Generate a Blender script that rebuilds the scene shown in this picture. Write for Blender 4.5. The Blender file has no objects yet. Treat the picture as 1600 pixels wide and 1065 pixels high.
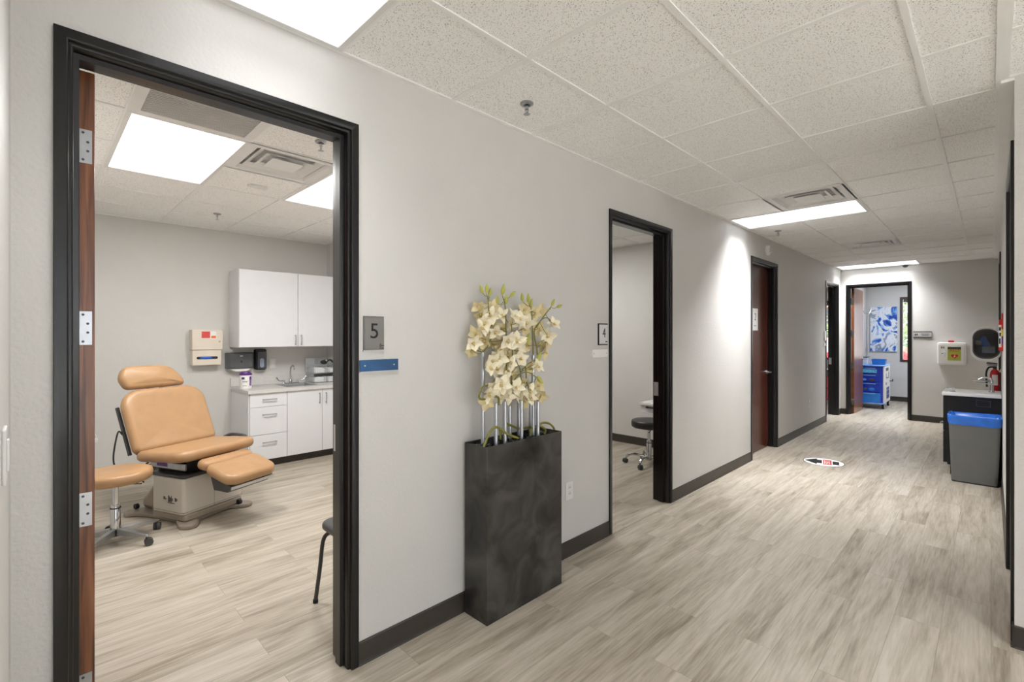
import bpy, bmesh, math, random
from mathutils import Vector, Matrix
random.seed(7)
SC = bpy.context.scene
COL = SC.collection
PI = math.pi

# ------------------------------------------------------------------ measures
H = 1.468            # eye height
ZC = 2.684           # ceiling height
XL = -1.99           # corridor face of the left wall
WT = 0.14            # wall thickness
XR = 0.078           # corridor face of the right wall
YF = 10.70           # face of the far wall
YE = 13.60           # inside of the exterior wall
XB = -6.33           # back wall of the exam rooms
ZD = 2.40            # top of the door frames
FPX = 748.5
PANEL = 1.35           # glow of the light diffusers
LAMP = 21.0           # power of the lamp in each panel


def onx(u, v, X):
    """the point of the plane x = X seen at photo position (u, v)"""
    a = (u - 800) / FPX
    d = X * 2 ** .5 / (a - 1)
    return Vector((X, d * (a + 1) / 2 ** .5, H - (v - 523.5) / FPX * d))


# ------------------------------------------------------------------ materials
def lin(c):
    return tuple(((x / 255) / 12.92 if x / 255 <= .04045 else (((x / 255) + .055) / 1.055) ** 2.4) for x in c)


def node_mat(name):
    m = bpy.data.materials.new(name)
    m.use_nodes = True
    nt = m.node_tree
    return m, nt, nt.nodes['Principled BSDF']


def N(nt, t, **kw):
    n = nt.nodes.new(t)
    for k, v in kw.items():
        setattr(n, k, v)
    return n


def setin(n, **kw):
    for k, v in kw.items():
        n.inputs[k.replace('_', ' ')].default_value = v


def ramp(nt, pts):
    r = N(nt, 'ShaderNodeValToRGB')
    el = r.color_ramp.elements
    el[0].position, el[0].color = pts[0][0], (*pts[0][1], 1)
    el[1].position, el[1].color = pts[-1][0], (*pts[-1][1], 1)
    for p, c in pts[1:-1]:
        e = el.new(p)
        e.color = (*c, 1)
    return r


def mat(name, rgb, rough=.5, metal=0, var=.05, scale=8, bump=0, bscale=80, coat=0, alpha=1, trans=0, spec=None, emit=0):
    m, nt, b = node_mat(name)
    c = lin(rgb)
    tc = N(nt, 'ShaderNodeTexCoord')
    no = N(nt, 'ShaderNodeTexNoise')
    setin(no, Scale=scale, Detail=3.0)
    nt.links.new(tc.outputs['Object'], no.inputs['Vector'])
    lo = tuple(x * (1 - var) for x in c)
    hi = tuple(min(1, x * (1 + var)) for x in c)
    r = ramp(nt, [(.3, lo), (.7, hi)])
    nt.links.new(no.outputs['Fac'], r.inputs['Fac'])
    nt.links.new(r.outputs['Color'], b.inputs['Base Color'])
    setin(b, Roughness=rough, Metallic=metal)
    if coat:
        b.inputs['Coat Weight'].default_value = coat
        b.inputs['Coat Roughness'].default_value = .12
    if alpha < 1:
        b.inputs['Alpha'].default_value = alpha
    if trans:
        b.inputs['Transmission Weight'].default_value = trans
    if spec is not None:
        b.inputs['Specular IOR Level'].default_value = spec
    if emit:
        b.inputs['Emission Color'].default_value = (*c, 1)
        b.inputs['Emission Strength'].default_value = emit
    if bump:
        n2 = N(nt, 'ShaderNodeTexNoise')
        setin(n2, Scale=bscale, Detail=4.0)
        nt.links.new(tc.outputs['Object'], n2.inputs['Vector'])
        bp = N(nt, 'ShaderNodeBump')
        setin(bp, Strength=bump, Distance=.01)
        nt.links.new(n2.outputs['Fac'], bp.inputs['Height'])
        nt.links.new(bp.outputs['Normal'], b.inputs['Normal'])
    return m


def emission(name, rgb, s):
    m = bpy.data.materials.new(name)
    m.use_nodes = True
    nt = m.node_tree
    nt.nodes.remove(nt.nodes['Principled BSDF'])
    e = N(nt, 'ShaderNodeEmission')
    e.inputs['Color'].default_value = (*lin(rgb), 1)
    e.inputs['Strength'].default_value = s
    nt.links.new(e.outputs[0], nt.nodes['Material Output'].inputs[0])
    return m


def wood(name, dark, mid, light, axis=2, rough=.28):
    m, nt, b = node_mat(name)
    tc = N(nt, 'ShaderNodeTexCoord')
    mp = N(nt, 'ShaderNodeMapping')
    s = [28, 28, 28]
    s[axis] = 1.3
    mp.inputs['Scale'].default_value = s
    nt.links.new(tc.outputs['Object'], mp.inputs['Vector'])
    no = N(nt, 'ShaderNodeTexNoise')
    setin(no, Scale=2.2, Detail=6.0, Distortion=.8)
    nt.links.new(mp.outputs[0], no.inputs['Vector'])
    r = ramp(nt, [(.28, lin(dark)), (.5, lin(mid)), (.75, lin(light))])
    nt.links.new(no.outputs['Fac'], r.inputs['Fac'])
    nt.links.new(r.outputs['Color'], b.inputs['Base Color'])
    setin(b, Roughness=rough)
    return m


def floor_mat():
    m, nt, b = node_mat('vinyl_plank')
    tc = N(nt, 'ShaderNodeTexCoord')
    sp = N(nt, 'ShaderNodeSeparateXYZ')
    cb = N(nt, 'ShaderNodeCombineXYZ')
    nt.links.new(tc.outputs['Object'], sp.inputs[0])
    nt.links.new(sp.outputs['Y'], cb.inputs['X'])
    nt.links.new(sp.outputs['X'], cb.inputs['Y'])
    br = N(nt, 'ShaderNodeTexBrick')
    br.offset = .37
    br.offset_frequency = 2
    setin(br, Color1=(0, 0, 0, 1), Color2=(1, 1, 1, 1), Mortar=(.35, .35, .35, 1), Scale=1.0)
    br.inputs['Mortar Size'].default_value = .0012
    br.inputs['Mortar Smooth'].default_value = .2
    br.inputs['Bias'].default_value = 0
    br.inputs['Brick Width'].default_value = 1.22
    br.inputs['Row Height'].default_value = .18
    nt.links.new(cb.outputs[0], br.inputs['Vector'])
    # plank offset for the grain
    add = N(nt, 'ShaderNodeVectorMath', operation='MULTIPLY_ADD')
    add.inputs[1].default_value = (7.3, 3.1, 5.7)
    nt.links.new(br.outputs['Color'], add.inputs[0])
    nt.links.new(tc.outputs['Object'], add.inputs[2])
    mp = N(nt, 'ShaderNodeMapping')
    mp.inputs['Scale'].default_value = (11, 1.0, 1)
    nt.links.new(add.outputs[0], mp.inputs['Vector'])
    no = N(nt, 'ShaderNodeTexNoise')
    setin(no, Scale=1.0, Detail=8.0, Roughness=.62, Distortion=.7)
    nt.links.new(mp.outputs[0], no.inputs['Vector'])
    mp2 = N(nt, 'ShaderNodeMapping')
    mp2.inputs['Scale'].default_value = (95, 6, 1)
    nt.links.new(add.outputs[0], mp2.inputs['Vector'])
    no2 = N(nt, 'ShaderNodeTexNoise')
    setin(no2, Scale=1.0, Detail=4.0)
    nt.links.new(mp2.outputs[0], no2.inputs['Vector'])
    r = ramp(nt, [(.26, lin((134, 123, 106))), (.42, lin((163, 153, 137))), (.56, lin((181, 172, 157))), (.76, lin((199, 191, 178)))])
    mx = N(nt, 'ShaderNodeMath', operation='MULTIPLY_ADD')
    mx.inputs[1].default_value = .44
    nt.links.new(no2.outputs['Fac'], mx.inputs[0])
    sub = N(nt, 'ShaderNodeMath', operation='SUBTRACT')
    sub.inputs[1].default_value = .215
    nt.links.new(no.outputs['Fac'], sub.inputs[0])
    nt.links.new(sub.outputs[0], mx.inputs[2])
    # plank to plank tone
    mx2 = N(nt, 'ShaderNodeMath', operation='MULTIPLY_ADD')
    mx2.inputs[1].default_value = .09
    nt.links.new(br.outputs['Color'], mx2.inputs[0])
    sub2 = N(nt, 'ShaderNodeMath', operation='SUBTRACT')
    sub2.inputs[1].default_value = .045
    nt.links.new(mx.outputs[0], sub2.inputs[0])
    nt.links.new(sub2.outputs[0], mx2.inputs[2])
    nt.links.new(mx2.outputs[0], r.inputs['Fac'])
    seam = N(nt, 'ShaderNodeMix', data_type='RGBA', blend_type='MULTIPLY')
    seam.inputs['B'].default_value = (.74, .72, .69, 1)
    nt.links.new(br.outputs['Fac'], seam.inputs['Factor'])
    nt.links.new(r.outputs['Color'], seam.inputs['A'])
    nt.links.new(seam.outputs['Result'], b.inputs['Base Color'])
    bp = N(nt, 'ShaderNodeBump')
    setin(bp, Strength=.12, Distance=.004)
    nt.links.new(no2.outputs['Fac'], bp.inputs['Height'])
    nt.links.new(bp.outputs['Normal'], b.inputs['Normal'])
    setin(b, Roughness=.42)
    b.inputs['Specular IOR Level'].default_value = .4
    return m


def tile_mat():
    m, nt, b = node_mat('acoustic_tile')
    tc = N(nt, 'ShaderNodeTexCoord')
    no = N(nt, 'ShaderNodeTexNoise')
    setin(no, Scale=230.0, Detail=1.0, Roughness=.4, Distortion=.3)
    nt.links.new(tc.outputs['Object'], no.inputs['Vector'])
    r = ramp(nt, [(.315, lin((150, 147, 144))), (.375, lin((249, 248, 246)))])
    nt.links.new(no.outputs['Fac'], r.inputs['Fac'])
    nt.links.new(r.outputs['Color'], b.inputs['Base Color'])
    bp = N(nt, 'ShaderNodeBump')
    setin(bp, Strength=.25, Distance=.003)
    nt.links.new(no.outputs['Fac'], bp.inputs['Height'])
    nt.links.new(bp.outputs['Normal'], b.inputs['Normal'])
    setin(b, Roughness=.95)
    return m


def planter_mat():
    m, nt, b = node_mat('brushed_dark_metal')
    tc = N(nt, 'ShaderNodeTexCoord')
    no = N(nt, 'ShaderNodeTexNoise')
    setin(no, Scale=5.5, Detail=3.5, Distortion=.7)
    nt.links.new(tc.outputs['Object'], no.inputs['Vector'])
    r = ramp(nt, [(.3, lin((50, 49, 47))), (.5, lin((76, 74, 71))), (.72, lin((102, 99, 94)))])
    nt.links.new(no.outputs['Fac'], r.inputs['Fac'])
    nt.links.new(r.outputs['Color'], b.inputs['Base Color'])
    r2 = ramp(nt, [(.3, (.32,) * 3), (.7, (.55,) * 3)])
    nt.links.new(no.outputs['Fac'], r2.inputs['Fac'])
    nt.links.new(r2.outputs['Color'], b.inputs['Roughness'])
    setin(b, Metallic=.55)
    return m


def painting_mat():
    m, nt, b = node_mat('poured_paint')
    tc = N(nt, 'ShaderNodeTexCoord')
    no = N(nt, 'ShaderNodeTexNoise')
    setin(no, Scale=2.3, Detail=5.0, Roughness=.5, Distortion=2.4)
    nt.links.new(tc.outputs['Object'], no.inputs['Vector'])
    r = ramp(nt, [(.30, lin((22, 48, 128))), (.40, lin((40, 84, 178))), (.44, lin((120, 168, 222))), (.49, lin((226, 230, 236))),
                  (.58, lin((216, 216, 220))), (.61, lin((120, 112, 120))), (.635, lin((140, 182, 226))), (.70, lin((52, 98, 186)))])
    nt.links.new(no.outputs['Fac'], r.inputs['Fac'])
    nt.links.new(r.outputs['Color'], b.inputs['Base Color'])
    setin(b, Roughness=.35)
    return m


M = {}
M['wall'] = mat('painted_wall', (208, 206, 202), .6, var=.015, scale=3, bump=.22, bscale=75)
M['floor'] = floor_mat()
M['tile'] = tile_mat()
M['white'] = mat('white_enamel', (228, 227, 225), .45, var=.015)
M['cabinet'] = mat('white_laminate', (224, 224, 227), .38, var=.012)
M['bar'] = mat('ceiling_bar_paint', (240, 239, 237), .5, var=.02)
M['black'] = mat('black_gloss_enamel', (15, 14, 15), .3, var=.1, scale=14, coat=.15, spec=.4)
M['base'] = mat('dark_vinyl_base', (58, 53, 47), .42, var=.1)
M['wood'] = wood('cherry_door', (72, 40, 24), (122, 74, 46), (152, 98, 64))
M['wood_dark'] = wood('mahogany_door', (56, 27, 20), (88, 45, 33), (112, 60, 44), rough=.22)
M['steel'] = mat('brushed_steel', (176, 178, 181), .33, 1, var=.06, scale=30)
M['chrome'] = mat('chrome', (205, 206, 208), .1, 1, var=.03)
M['tan'] = mat('tan_vinyl', (170, 133, 95), .33, var=.05, scale=12, bump=.1, bscale=120)
M['base_white'] = mat('putty_enamel', (206, 200, 190), .4, var=.02)
M['taupe'] = mat('taupe_plastic', (150, 138, 125), .5, var=.04)
M['charcoal'] = mat('charcoal_plastic', (64, 63, 64), .42, var=.08)
M['black_soft'] = mat('black_vinyl', (42, 41, 42), .42, var=.08, bump=.08)
M['black_flat'] = mat('black_laminate', (15, 15, 16), .5, var=.15)
M['rubber'] = mat('black_rubber', (30, 30, 31), .6, var=.1)
M['beige'] = mat('beige_plastic', (222, 211, 196), .45, var=.02)
M['glove'] = mat('blue_glove', (38, 92, 190), .5, var=.1)
M['red'] = mat('red_enamel', (200, 34, 30), .35, var=.05)
M['red_label'] = mat('red_label', (214, 74, 72), .5, var=.05)
M['orange_label'] = mat('orange_label', (228, 120, 66), .5, var=.05)
M['purple'] = mat('purple_plastic', (94, 48, 128), .4, var=.05)
M['lilac'] = mat('lilac_label', (140, 108, 166), .5, var=.05)
M['paper'] = mat('white_paper', (238, 237, 234), .7, var=.015)
M['dispenser_grey'] = mat('dispenser_grey', (86, 88, 90), .35, var=.06)
M['smoke'] = mat('smoked_plastic', (60, 64, 70), .22, var=.15, coat=.3)
M['grey_win'] = mat('grey_blue_bag', (142, 152, 172), .4, var=.15, scale=20)
M['planter'] = planter_mat()
M['pebble'] = mat('polished_black_pebble', (34, 35, 38), .18, var=.3, scale=30)
M['tube'] = mat('satin_aluminium', (190, 193, 198), .32, .8, var=.04)
M['petal'] = mat('cream_petal', (243, 234, 206), .6, var=.05, scale=40)
M['petal_back'] = mat('pale_yellow_petal', (229, 214, 168), .65, var=.06, scale=40)
M['lip'] = mat('yellow_lip', (222, 200, 138), .6, var=.1, scale=60)
M['stem'] = mat('olive_stem', (132, 128, 60), .55, var=.14, scale=30)
M['bud'] = mat('green_bud', (186, 186, 88), .55, var=.1, scale=30)
M['plaque'] = mat('grey_metallic_sign', (118, 116, 112), .4, .3, var=.04)
M['ink'] = mat('black_ink', (22, 22, 24), .6, var=.05)
M['blue_bar'] = mat('blue_film', (46, 88, 132), .3, .2, var=.15, scale=6)
M['silver'] = mat('silver_plate', (205, 205, 206), .35, .4, var=.03)
M['counter'] = mat('pale_stone_laminate', (208, 206, 203), .3, var=.05, scale=60)
M['clear'] = mat('clear_acrylic', (226, 230, 234), .12, var=.01, alpha=.28)
M['glass'] = mat('window_glass', (235, 242, 245), .03, var=.01, alpha=.12)
M['dark_glass'] = mat('dark_tinted_window', (36, 38, 42), .08, var=.1, alpha=.28)
M['cart_blue'] = mat('clear_blue_drawer', (26, 62, 190), .22, var=.12, scale=10, coat=.2)
M['cart_sky'] = mat('sky_blue_drawer', (44, 128, 216), .3, var=.12, scale=10)
M['cart_side'] = mat('pale_blue_frame', (112, 160, 226), .4, var=.03)
M['can'] = mat('grey_bin_plastic', (112, 113, 112), .5, var=.04)
M['bag'] = mat('blue_bag_film', (40, 112, 214), .25, var=.12, scale=18, coat=.2)
M['aed_panel'] = mat('lime_green_panel', (176, 186, 74), .5, var=.05)
M['yellow'] = mat('yellow_panel', (222, 198, 60), .5, var=.05)
M['leaf'] = mat('hedge_leaf', (136, 164, 104), .6, var=.25, scale=5)
M['tan_build'] = mat('tan_stucco', (206, 150, 104), .8, var=.06, scale=2)
M['asphalt'] = mat('pale_concrete', (196, 193, 188), .9, var=.08, scale=4)
M['car_red'] = mat('red_car_paint', (206, 48, 52), .2, .1, var=.03, coat=.6)
M['painting'] = painting_mat()
M['light'] = emission('lit_diffuser', (254, 254, 255), PANEL)
M['light_cool'] = emission('lit_diffuser_cool', (236, 242, 255), PANEL)


# ------------------------------------------------------------------ mesh helper
class MB:
    def __init__(s):
        s.bm = bmesh.new()
        s.mi = 0
        s.M = None

    def v(s, p):
        p = Vector(p)
        return s.bm.verts.new(s.M @ p if s.M is not None else p)

    def f(s, vs):
        try:
            fc = s.bm.faces.new(vs)
            fc.material_index = s.mi
            return fc
        except ValueError:
            return None

    def box(s, x0, x1, y0, y1, z0, z1):
        c = [s.v((x, y, z)) for z in (z0, z1) for y in (y0, y1) for x in (x0, x1)]
        for q in ((0, 2, 3, 1), (4, 5, 7, 6), (0, 1, 5, 4), (2, 6, 7, 3), (0, 4, 6, 2), (1, 3, 7, 5)):
            s.f([c[i] for i in q])
        return s

    def prism(s, pts, lo, hi, axis='z'):
        def P(a, b, h):
            return {'z': (a, b, h), 'x': (h, a, b), 'y': (a, h, b)}[axis]
        A = [s.v(P(a, b, lo)) for a, b in pts]
        B = [s.v(P(a, b, hi)) for a, b in pts]
        n = len(pts)
        s.f(A[::-1])
        s.f(B)
        for i in range(n):
            s.f([A[i], A[(i + 1) % n], B[(i + 1) % n], B[i]])
        return s

    def rings(s, rr, close=True, cap0=True, cap1=True):
        R = [[s.v(p) for p in r] for r in rr]
        n = len(R[0])
        for i in range(len(R) - 1):
            for j in range(n if close else n - 1):
                s.f([R[i][j], R[i][(j + 1) % n], R[i + 1][(j + 1) % n], R[i + 1][j]])
        if cap0:
            s.f(R[0][::-1])
        if cap1:
            s.f(R[-1])
        return R

    def tube(s, pts, r, n=8, caps=True):
        pts = [Vector(p) for p in pts]
        rad = r if isinstance(r, (list, tuple)) else [r] * len(pts)
        t0 = (pts[1] - pts[0]).normalized()
        up = Vector((0, 0, 1)) if abs(t0.z) < .9 else Vector((1, 0, 0))
        a = t0.cross(up).normalized()
        out = []
        for i, p in enumerate(pts):
            if i == 0:
                t = pts[1] - pts[0]
            elif i == len(pts) - 1:
                t = pts[-1] - pts[-2]
            else:
                t = (pts[i + 1] - pts[i]).normalized() + (pts[i] - pts[i - 1]).normalized()
            t.normalize()
            a = (a - t * a.dot(t)).normalized()
            b = t.cross(a)
            out.append([p + (a * math.cos(2 * PI * k / n) + b * math.sin(2 * PI * k / n)) * rad[i] for k in range(n)])
        s.rings(out, True, caps, caps)
        return s

    def cyl(s, p0, p1, r0, r1=None, n=20):
        return s.tube([p0, p1], [r0, r0 if r1 is None else r1], n)

    def lathe(s, prof, c=(0, 0, 0), n=28):
        rr = [[(c[0] + r * math.cos(2 * PI * k / n), c[1] + r * math.sin(2 * PI * k / n), c[2] + z) for k in range(n)] for r, z in prof]
        o = tuple(prof[0]) != tuple(prof[-1])
        s.rings(rr, True, o, o)
        return s

    def ball(s, c, r, n=12, m=8):
        rx, ry, rz = r if isinstance(r, (tuple, list)) else (r, r, r)
        rr = []
        for i in range(m + 1):
            t = -PI / 2 + PI * i / m
            k = max(.02, math.cos(t))
            rr.append([(c[0] + rx * k * math.cos(2 * PI * j / n), c[1] + ry * k * math.sin(2 * PI * j / n), c[2] + rz * math.sin(t)) for j in range(n)])
        s.rings(rr)
        return s

    def pad(s, out, h, er, dome=.012, z0=0.0):
        """upholstered cushion: outline (counter-clockwise), height, edge radius"""
        n = len(out)
        O = [Vector((x, y)) for x, y in out]
        nor = []
        for i in range(n):
            t = (O[(i + 1) % n] - O[i - 1]).normalized()
            nor.append(Vector((-t.y, t.x)))
        c = sum(O, Vector((0, 0))) / n
        rr = []
        K = 6
        for k in range(K + 1):
            t = PI / 2 * k / K
            d, z = er * (1 - math.sin(t)), er * (1 - math.cos(t)) * min(1, h / 2 / er)
            rr.append([(*(O[i] + nor[i] * d), z0 + z) for i in range(n)])
        for k in range(K + 1):
            t = PI / 2 * k / K
            d, z = er * (1 - math.cos(t)), er * math.sin(t)
            rr.append([(*(O[i] + nor[i] * d), z0 + h - er + z) for i in range(n)])
        inner = [O[i] + nor[i] * er for i in range(n)]
        for q in (.9, .75, .55, .3, .08):
            rr.append([(*(c + (inner[i] - c) * q), z0 + h + dome * (1 - q * q)) for i in range(n)])
        s.rings(rr)
        return s

    def build(s, name, mats, parent=None, loc=None, rot=None, smooth=40, bevel=0):
        bmesh.ops.recalc_face_normals(s.bm, faces=s.bm.faces)
        me = bpy.data.meshes.new(name)
        s.bm.to_mesh(me)
        s.bm.free()
        for m in (mats if isinstance(mats, (list, tuple)) else [mats]):
            me.materials.append(M[m] if isinstance(m, str) else m)
        if smooth:
            me.shade_smooth()
            me.set_sharp_from_angle(angle=math.radians(smooth))
        o = bpy.data.objects.new(name, me)
        COL.objects.link(o)
        if parent:
            o.parent = parent
        if loc:
            o.location = loc
        if rot:
            o.rotation_euler = rot
        if bevel:
            bv = o.modifiers.new('bevel', 'BEVEL')
            bv.width = bevel
            bv.segments = 2
            bv.limit_method = 'ANGLE'
            bv.angle_limit = math.radians(50)
        return o


def rrect(w, h, r, n=6, cx=0, cy=0):
    """rounded rectangle, counter-clockwise; r may be four radii (bl, br, tr, tl)"""
    R = r if isinstance(r, (tuple, list)) else [r] * 4
    pts = []
    for k, (sx, sy, a0) in enumerate(((-1, -1, PI), (1, -1, 1.5 * PI), (1, 1, 0), (-1, 1, .5 * PI))):
        q = R[k]
        for i in range(n + 1):
            a = a0 + PI / 2 * i / n
            pts.append((cx + sx * (w / 2 - q) + q * math.cos(a), cy + sy * (h / 2 - q) + q * math.sin(a)))
    return pts


def dense(pts, m=3):
    out = []
    for i, p in enumerate(pts):
        q = pts[(i + 1) % len(pts)]
        d = math.dist(p, q)
        k = max(1, int(d / .05)) if m else 1
        for j in range(k):
            out.append((p[0] + (q[0] - p[0]) * j / k, p[1] + (q[1] - p[1]) * j / k))
    return out


def spline(pts, k=6):
    pts = [Vector(p) for p in pts]
    out = []
    for i in range(len(pts) - 1):
        p0, p1, p2, p3 = pts[max(0, i - 1)], pts[i], pts[i + 1], pts[min(len(pts) - 1, i + 2)]
        for j in range(k):
            t = j / k
            out.append(.5 * ((2 * p1) + (p2 - p0) * t + (2 * p0 - 5 * p1 + 4 * p2 - p3) * t * t + (3 * p1 - p0 - 3 * p2 + p3) * t ** 3))
    out.append(pts[-1])
    return out


def empty(name, loc=(0, 0, 0), rz=0):
    o = bpy.data.objects.new(name, None)
    o.empty_display_size = .1
    COL.objects.link(o)
    o.location = loc
    o.rotation_euler = (0, 0, rz)
    return o


def tag(o, label, cat, group=None, kind=None):
    o['label'] = label
    o['category'] = cat
    if group:
        o['group'] = group
    if kind:
        o['kind'] = kind
    return o


def thing(name, label, cat, loc=(0, 0, 0), rz=0, group=None):
    return tag(empty(name, loc, rz), label, cat, group)


def struct(o):
    o['kind'] = 'structure'
    return o


LW = Matrix(((0, 0, 1, 0), (1, 0, 0, 0), (0, 1, 0, 0), (0, 0, 0, 1)))      # lettering on a wall that faces +x
FW = Matrix(((1, 0, 0, 0), (0, 0, -1, 0), (0, 1, 0, 0), (0, 0, 0, 1)))     # lettering on a wall that faces -y


def text(name, s, size, pos, basis, m, parent, sx=1):
    cu = bpy.data.curves.new(name, 'FONT')
    cu.body = s
    cu.size = size
    cu.align_x = 'CENTER'
    cu.align_y = 'CENTER'
    cu.extrude = .0006
    t = bpy.data.objects.new('tmp', cu)
    COL.objects.link(t)
    dg = bpy.context.evaluated_depsgraph_get()
    me = bpy.data.meshes.new_from_object(t.evaluated_get(dg))
    bpy.data.objects.remove(t)
    me.transform(Matrix.Translation(Vector(pos)) @ basis @ Matrix.Diagonal((sx, 1, 1, 1)))
    me.materials.clear()
    me.materials.append(M[m])
    me.name = name
    o = bpy.data.objects.new(name, me)
    COL.objects.link(o)
    o.parent = parent
    return o


# ================================================================== SETTING
b = MB()
b.box(-6.5, 4, -3.2, 13.7, -.12, 0)
struct(b.build('floor', 'floor', smooth=0))


# -- walls with openings
def wall(name, axis, c0, c1, s0, s1, holes=(), m='wall', z0=0, z1=ZC + .12):
    """axis 'x': slab between x = c0..c1 running along y s0..s1 (axis 'y' the other way round)"""
    w = MB()

    def bx(a0, a1, za, zb):
        if a1 - a0 < 1e-4 or zb - za < 1e-4:
            return
        if axis == 'x':
            w.box(c0, c1, a0, a1, za, zb)
        else:
            w.box(a0, a1, c0, c1, za, zb)
    p = s0
    for h0, h1, hz0, hz1 in sorted(holes):
        bx(p, h0, z0, z1)
        bx(h0, h1, hz1, z1)
        bx(h0, h1, z0, hz0)
        p = h1
    bx(p, s1, z0, z1)
    return struct(w.build(name, m, smooth=0))


INS = .026
D5, D4, D3, D2 = (.0427, 1.0206), (2.996, 3.975), (5.944, 6.93), (9.53, 10.50)
DF = (-1.907, -.966)
DR1, DR2 = (3.31, 4.36), (7.62, 8.60)


def hole(d):
    return (d[0] + INS, d[1] - INS, 0, ZD - INS)


wall('wall_left', 'x', XL - WT, XL, -.046, YF + .14, [hole(d) for d in (D5, D4, D3, D2)])
wall('wall_near', 'y', -.166, -.046, XL - WT, -.45)
wall('wall_far', 'y', YF, YF + WT, XL, XR + WT, [hole(DF)])
wall('wall_right', 'x', XR, XR + WT, 3.27, YF, [hole(DR1), hole(DR2)])
wall('wall_alcove', 'y', 3.27, 3.41, XR + WT, 3.6)
wall('wall_alcove_side', 'x', 3.6, 3.74, -3.1, 3.41, [(-2.7, 2.9, .10, 2.55)])  # opening invented out of view to let fill daylight in
wall('wall_behind', 'y', -3.1, -2.96, -2.2, 3.6)
wall('wall_behind_left', 'x', -2.13, -2.0, -2.96, -.166)
wall('wall_exam_back', 'x', XB - .14, XB, -.3, YE)
wall('wall_exam_near', 'y', -.3, -.18, XB, XL - WT)
wall('wall_exam_partition', 'y', 2.80, 2.92, XB, XL - WT)
wall('wall_office_partition', 'y', 5.73, 5.85, XB, XL - WT)
wall('wall_store_partition', 'y', 9.05, 9.17, XB, XL - WT)
wall('wall_cart_room', 'x', -2.15, -2.03, YF + .14, YE)
wall('wall_cart_room_right', 'x', 1.2, 1.34, YF + WT, YE)
wall('wall_cart_room_front', 'y', YF, YF + WT, XR + WT, 1.34)
wall('wall_store_room_right', 'x', 1.8, 1.94, 3.41, YF)
W1, W2 = (-1.43, -.50, .88, 2.31), (-3.7, -2.5, .88, 2.30)
wall('wall_exterior', 'y', YE, YE + .16, XB - .14, 1.34, [W1, W2])


# -- ceilings
def cells(lo, hi, o, step=.61):
    k = math.floor((lo - o) / step)
    out = []
    while o + k * step < hi - 1e-4:
        a, c = max(lo, o + k * step), min(hi, o + (k + 1) * step)
        if c - a > .03:
            out.append((a, c))
        k += 1
    return out


def ceiling(regions, ox, oy, skip, z=ZC):
    t, g = MB(), MB()
    hb = .012
    for (x0, x1, y0, y1) in regions:
        xs, ys = cells(x0, x1, ox), cells(y0, y1, oy)
        for (a, c) in xs:
            for (d, e) in ys:
                mx, my = (a + c) / 2, (d + e) / 2
                if any(p[0] < mx < p[1] and p[2] < my < p[3] for p in skip):
                    continue
                t.box(a + .006, c - .006, d + .006, e - .006, z + .006, z + .025)
        for i, (a, c) in enumerate(xs):
            if i:
                for (d, e) in ys:
                    my = (d + e) / 2
                    if any(p[0] + .02 < a < p[1] - .02 and p[2] < my < p[3] for p in skip):
                        continue
                    g.box(a - hb, a + hb, d, e, z, z + .008)
        for i, (d, e) in enumerate(ys):
            if i:
                for (a, c) in xs:
                    mx = (a + c) / 2
                    if any(p[2] + .02 < d < p[3] - .02 and p[0] < mx < p[1] for p in skip):
                        continue
                    g.box(a + hb, c - hb, d - hb, d + hb, z + .0005, z + .008)
        # wall angle all around
        g.box(x0, x0 + .022, y0, y1, z - .001, z + .008)
        g.box(x1 - .022, x1, y0, y1, z - .001, z + .008)
        g.box(x0, x1, y0, y0 + .022, z - .0015, z + .008)
        g.box(x0, x1, y1 - .022, y1, z - .0015, z + .008)
    c = struct(t.build('ceiling', 'tile', smooth=0))
    g.build('ceiling_grid', 'bar', c, smooth=0)
    return c


GX, GY = -.84, 2.153
CLIGHTS = [(XL + .02, GX, .323, .933, 'white ceiling light panel above the near doorway with the tan chair'),
           (XL + .02, GX, 5.203, 5.813, 'bright ceiling light panel halfway down the corridor beside the air vent'),
           (XL + .02, GX, 10.083, 10.69, 'lit ceiling panel at the far end above the far doorway')]
FILL_LIGHTS = [(1.0, 1.61, -1.507, -.287), (1.0, 1.61, .933, 2.153), (2.22, 2.83, -.287, .933), (-.22 - .62, -.22, -2.727, -1.507)]  # panels added out of view to brighten and even out the corridor
CVENTS = [(GX - .61, GX, 4.593, 5.203, 'square white air vent in the corridor ceiling before the middle light'),
          (GX - .61, GX, 7.643, 8.253, 'square white air vent in the corridor ceiling near the far end')]
skip = [c[:4] for c in CLIGHTS] + FILL_LIGHTS + [c[:4] for c in CVENTS]
ceiling([(XL, XR - .04, -.046, YF), (XR - .04, 3.6, -2.96, 3.27), (-2.0, XR - .04, -2.96, -.166)], GX, GY, skip)
b = MB()
b.box(XR - .045, XR + .001, 3.27, YF, ZC - .014, ZC + .004)
struct(b.build('trim_1', 'bar', smooth=0))

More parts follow.
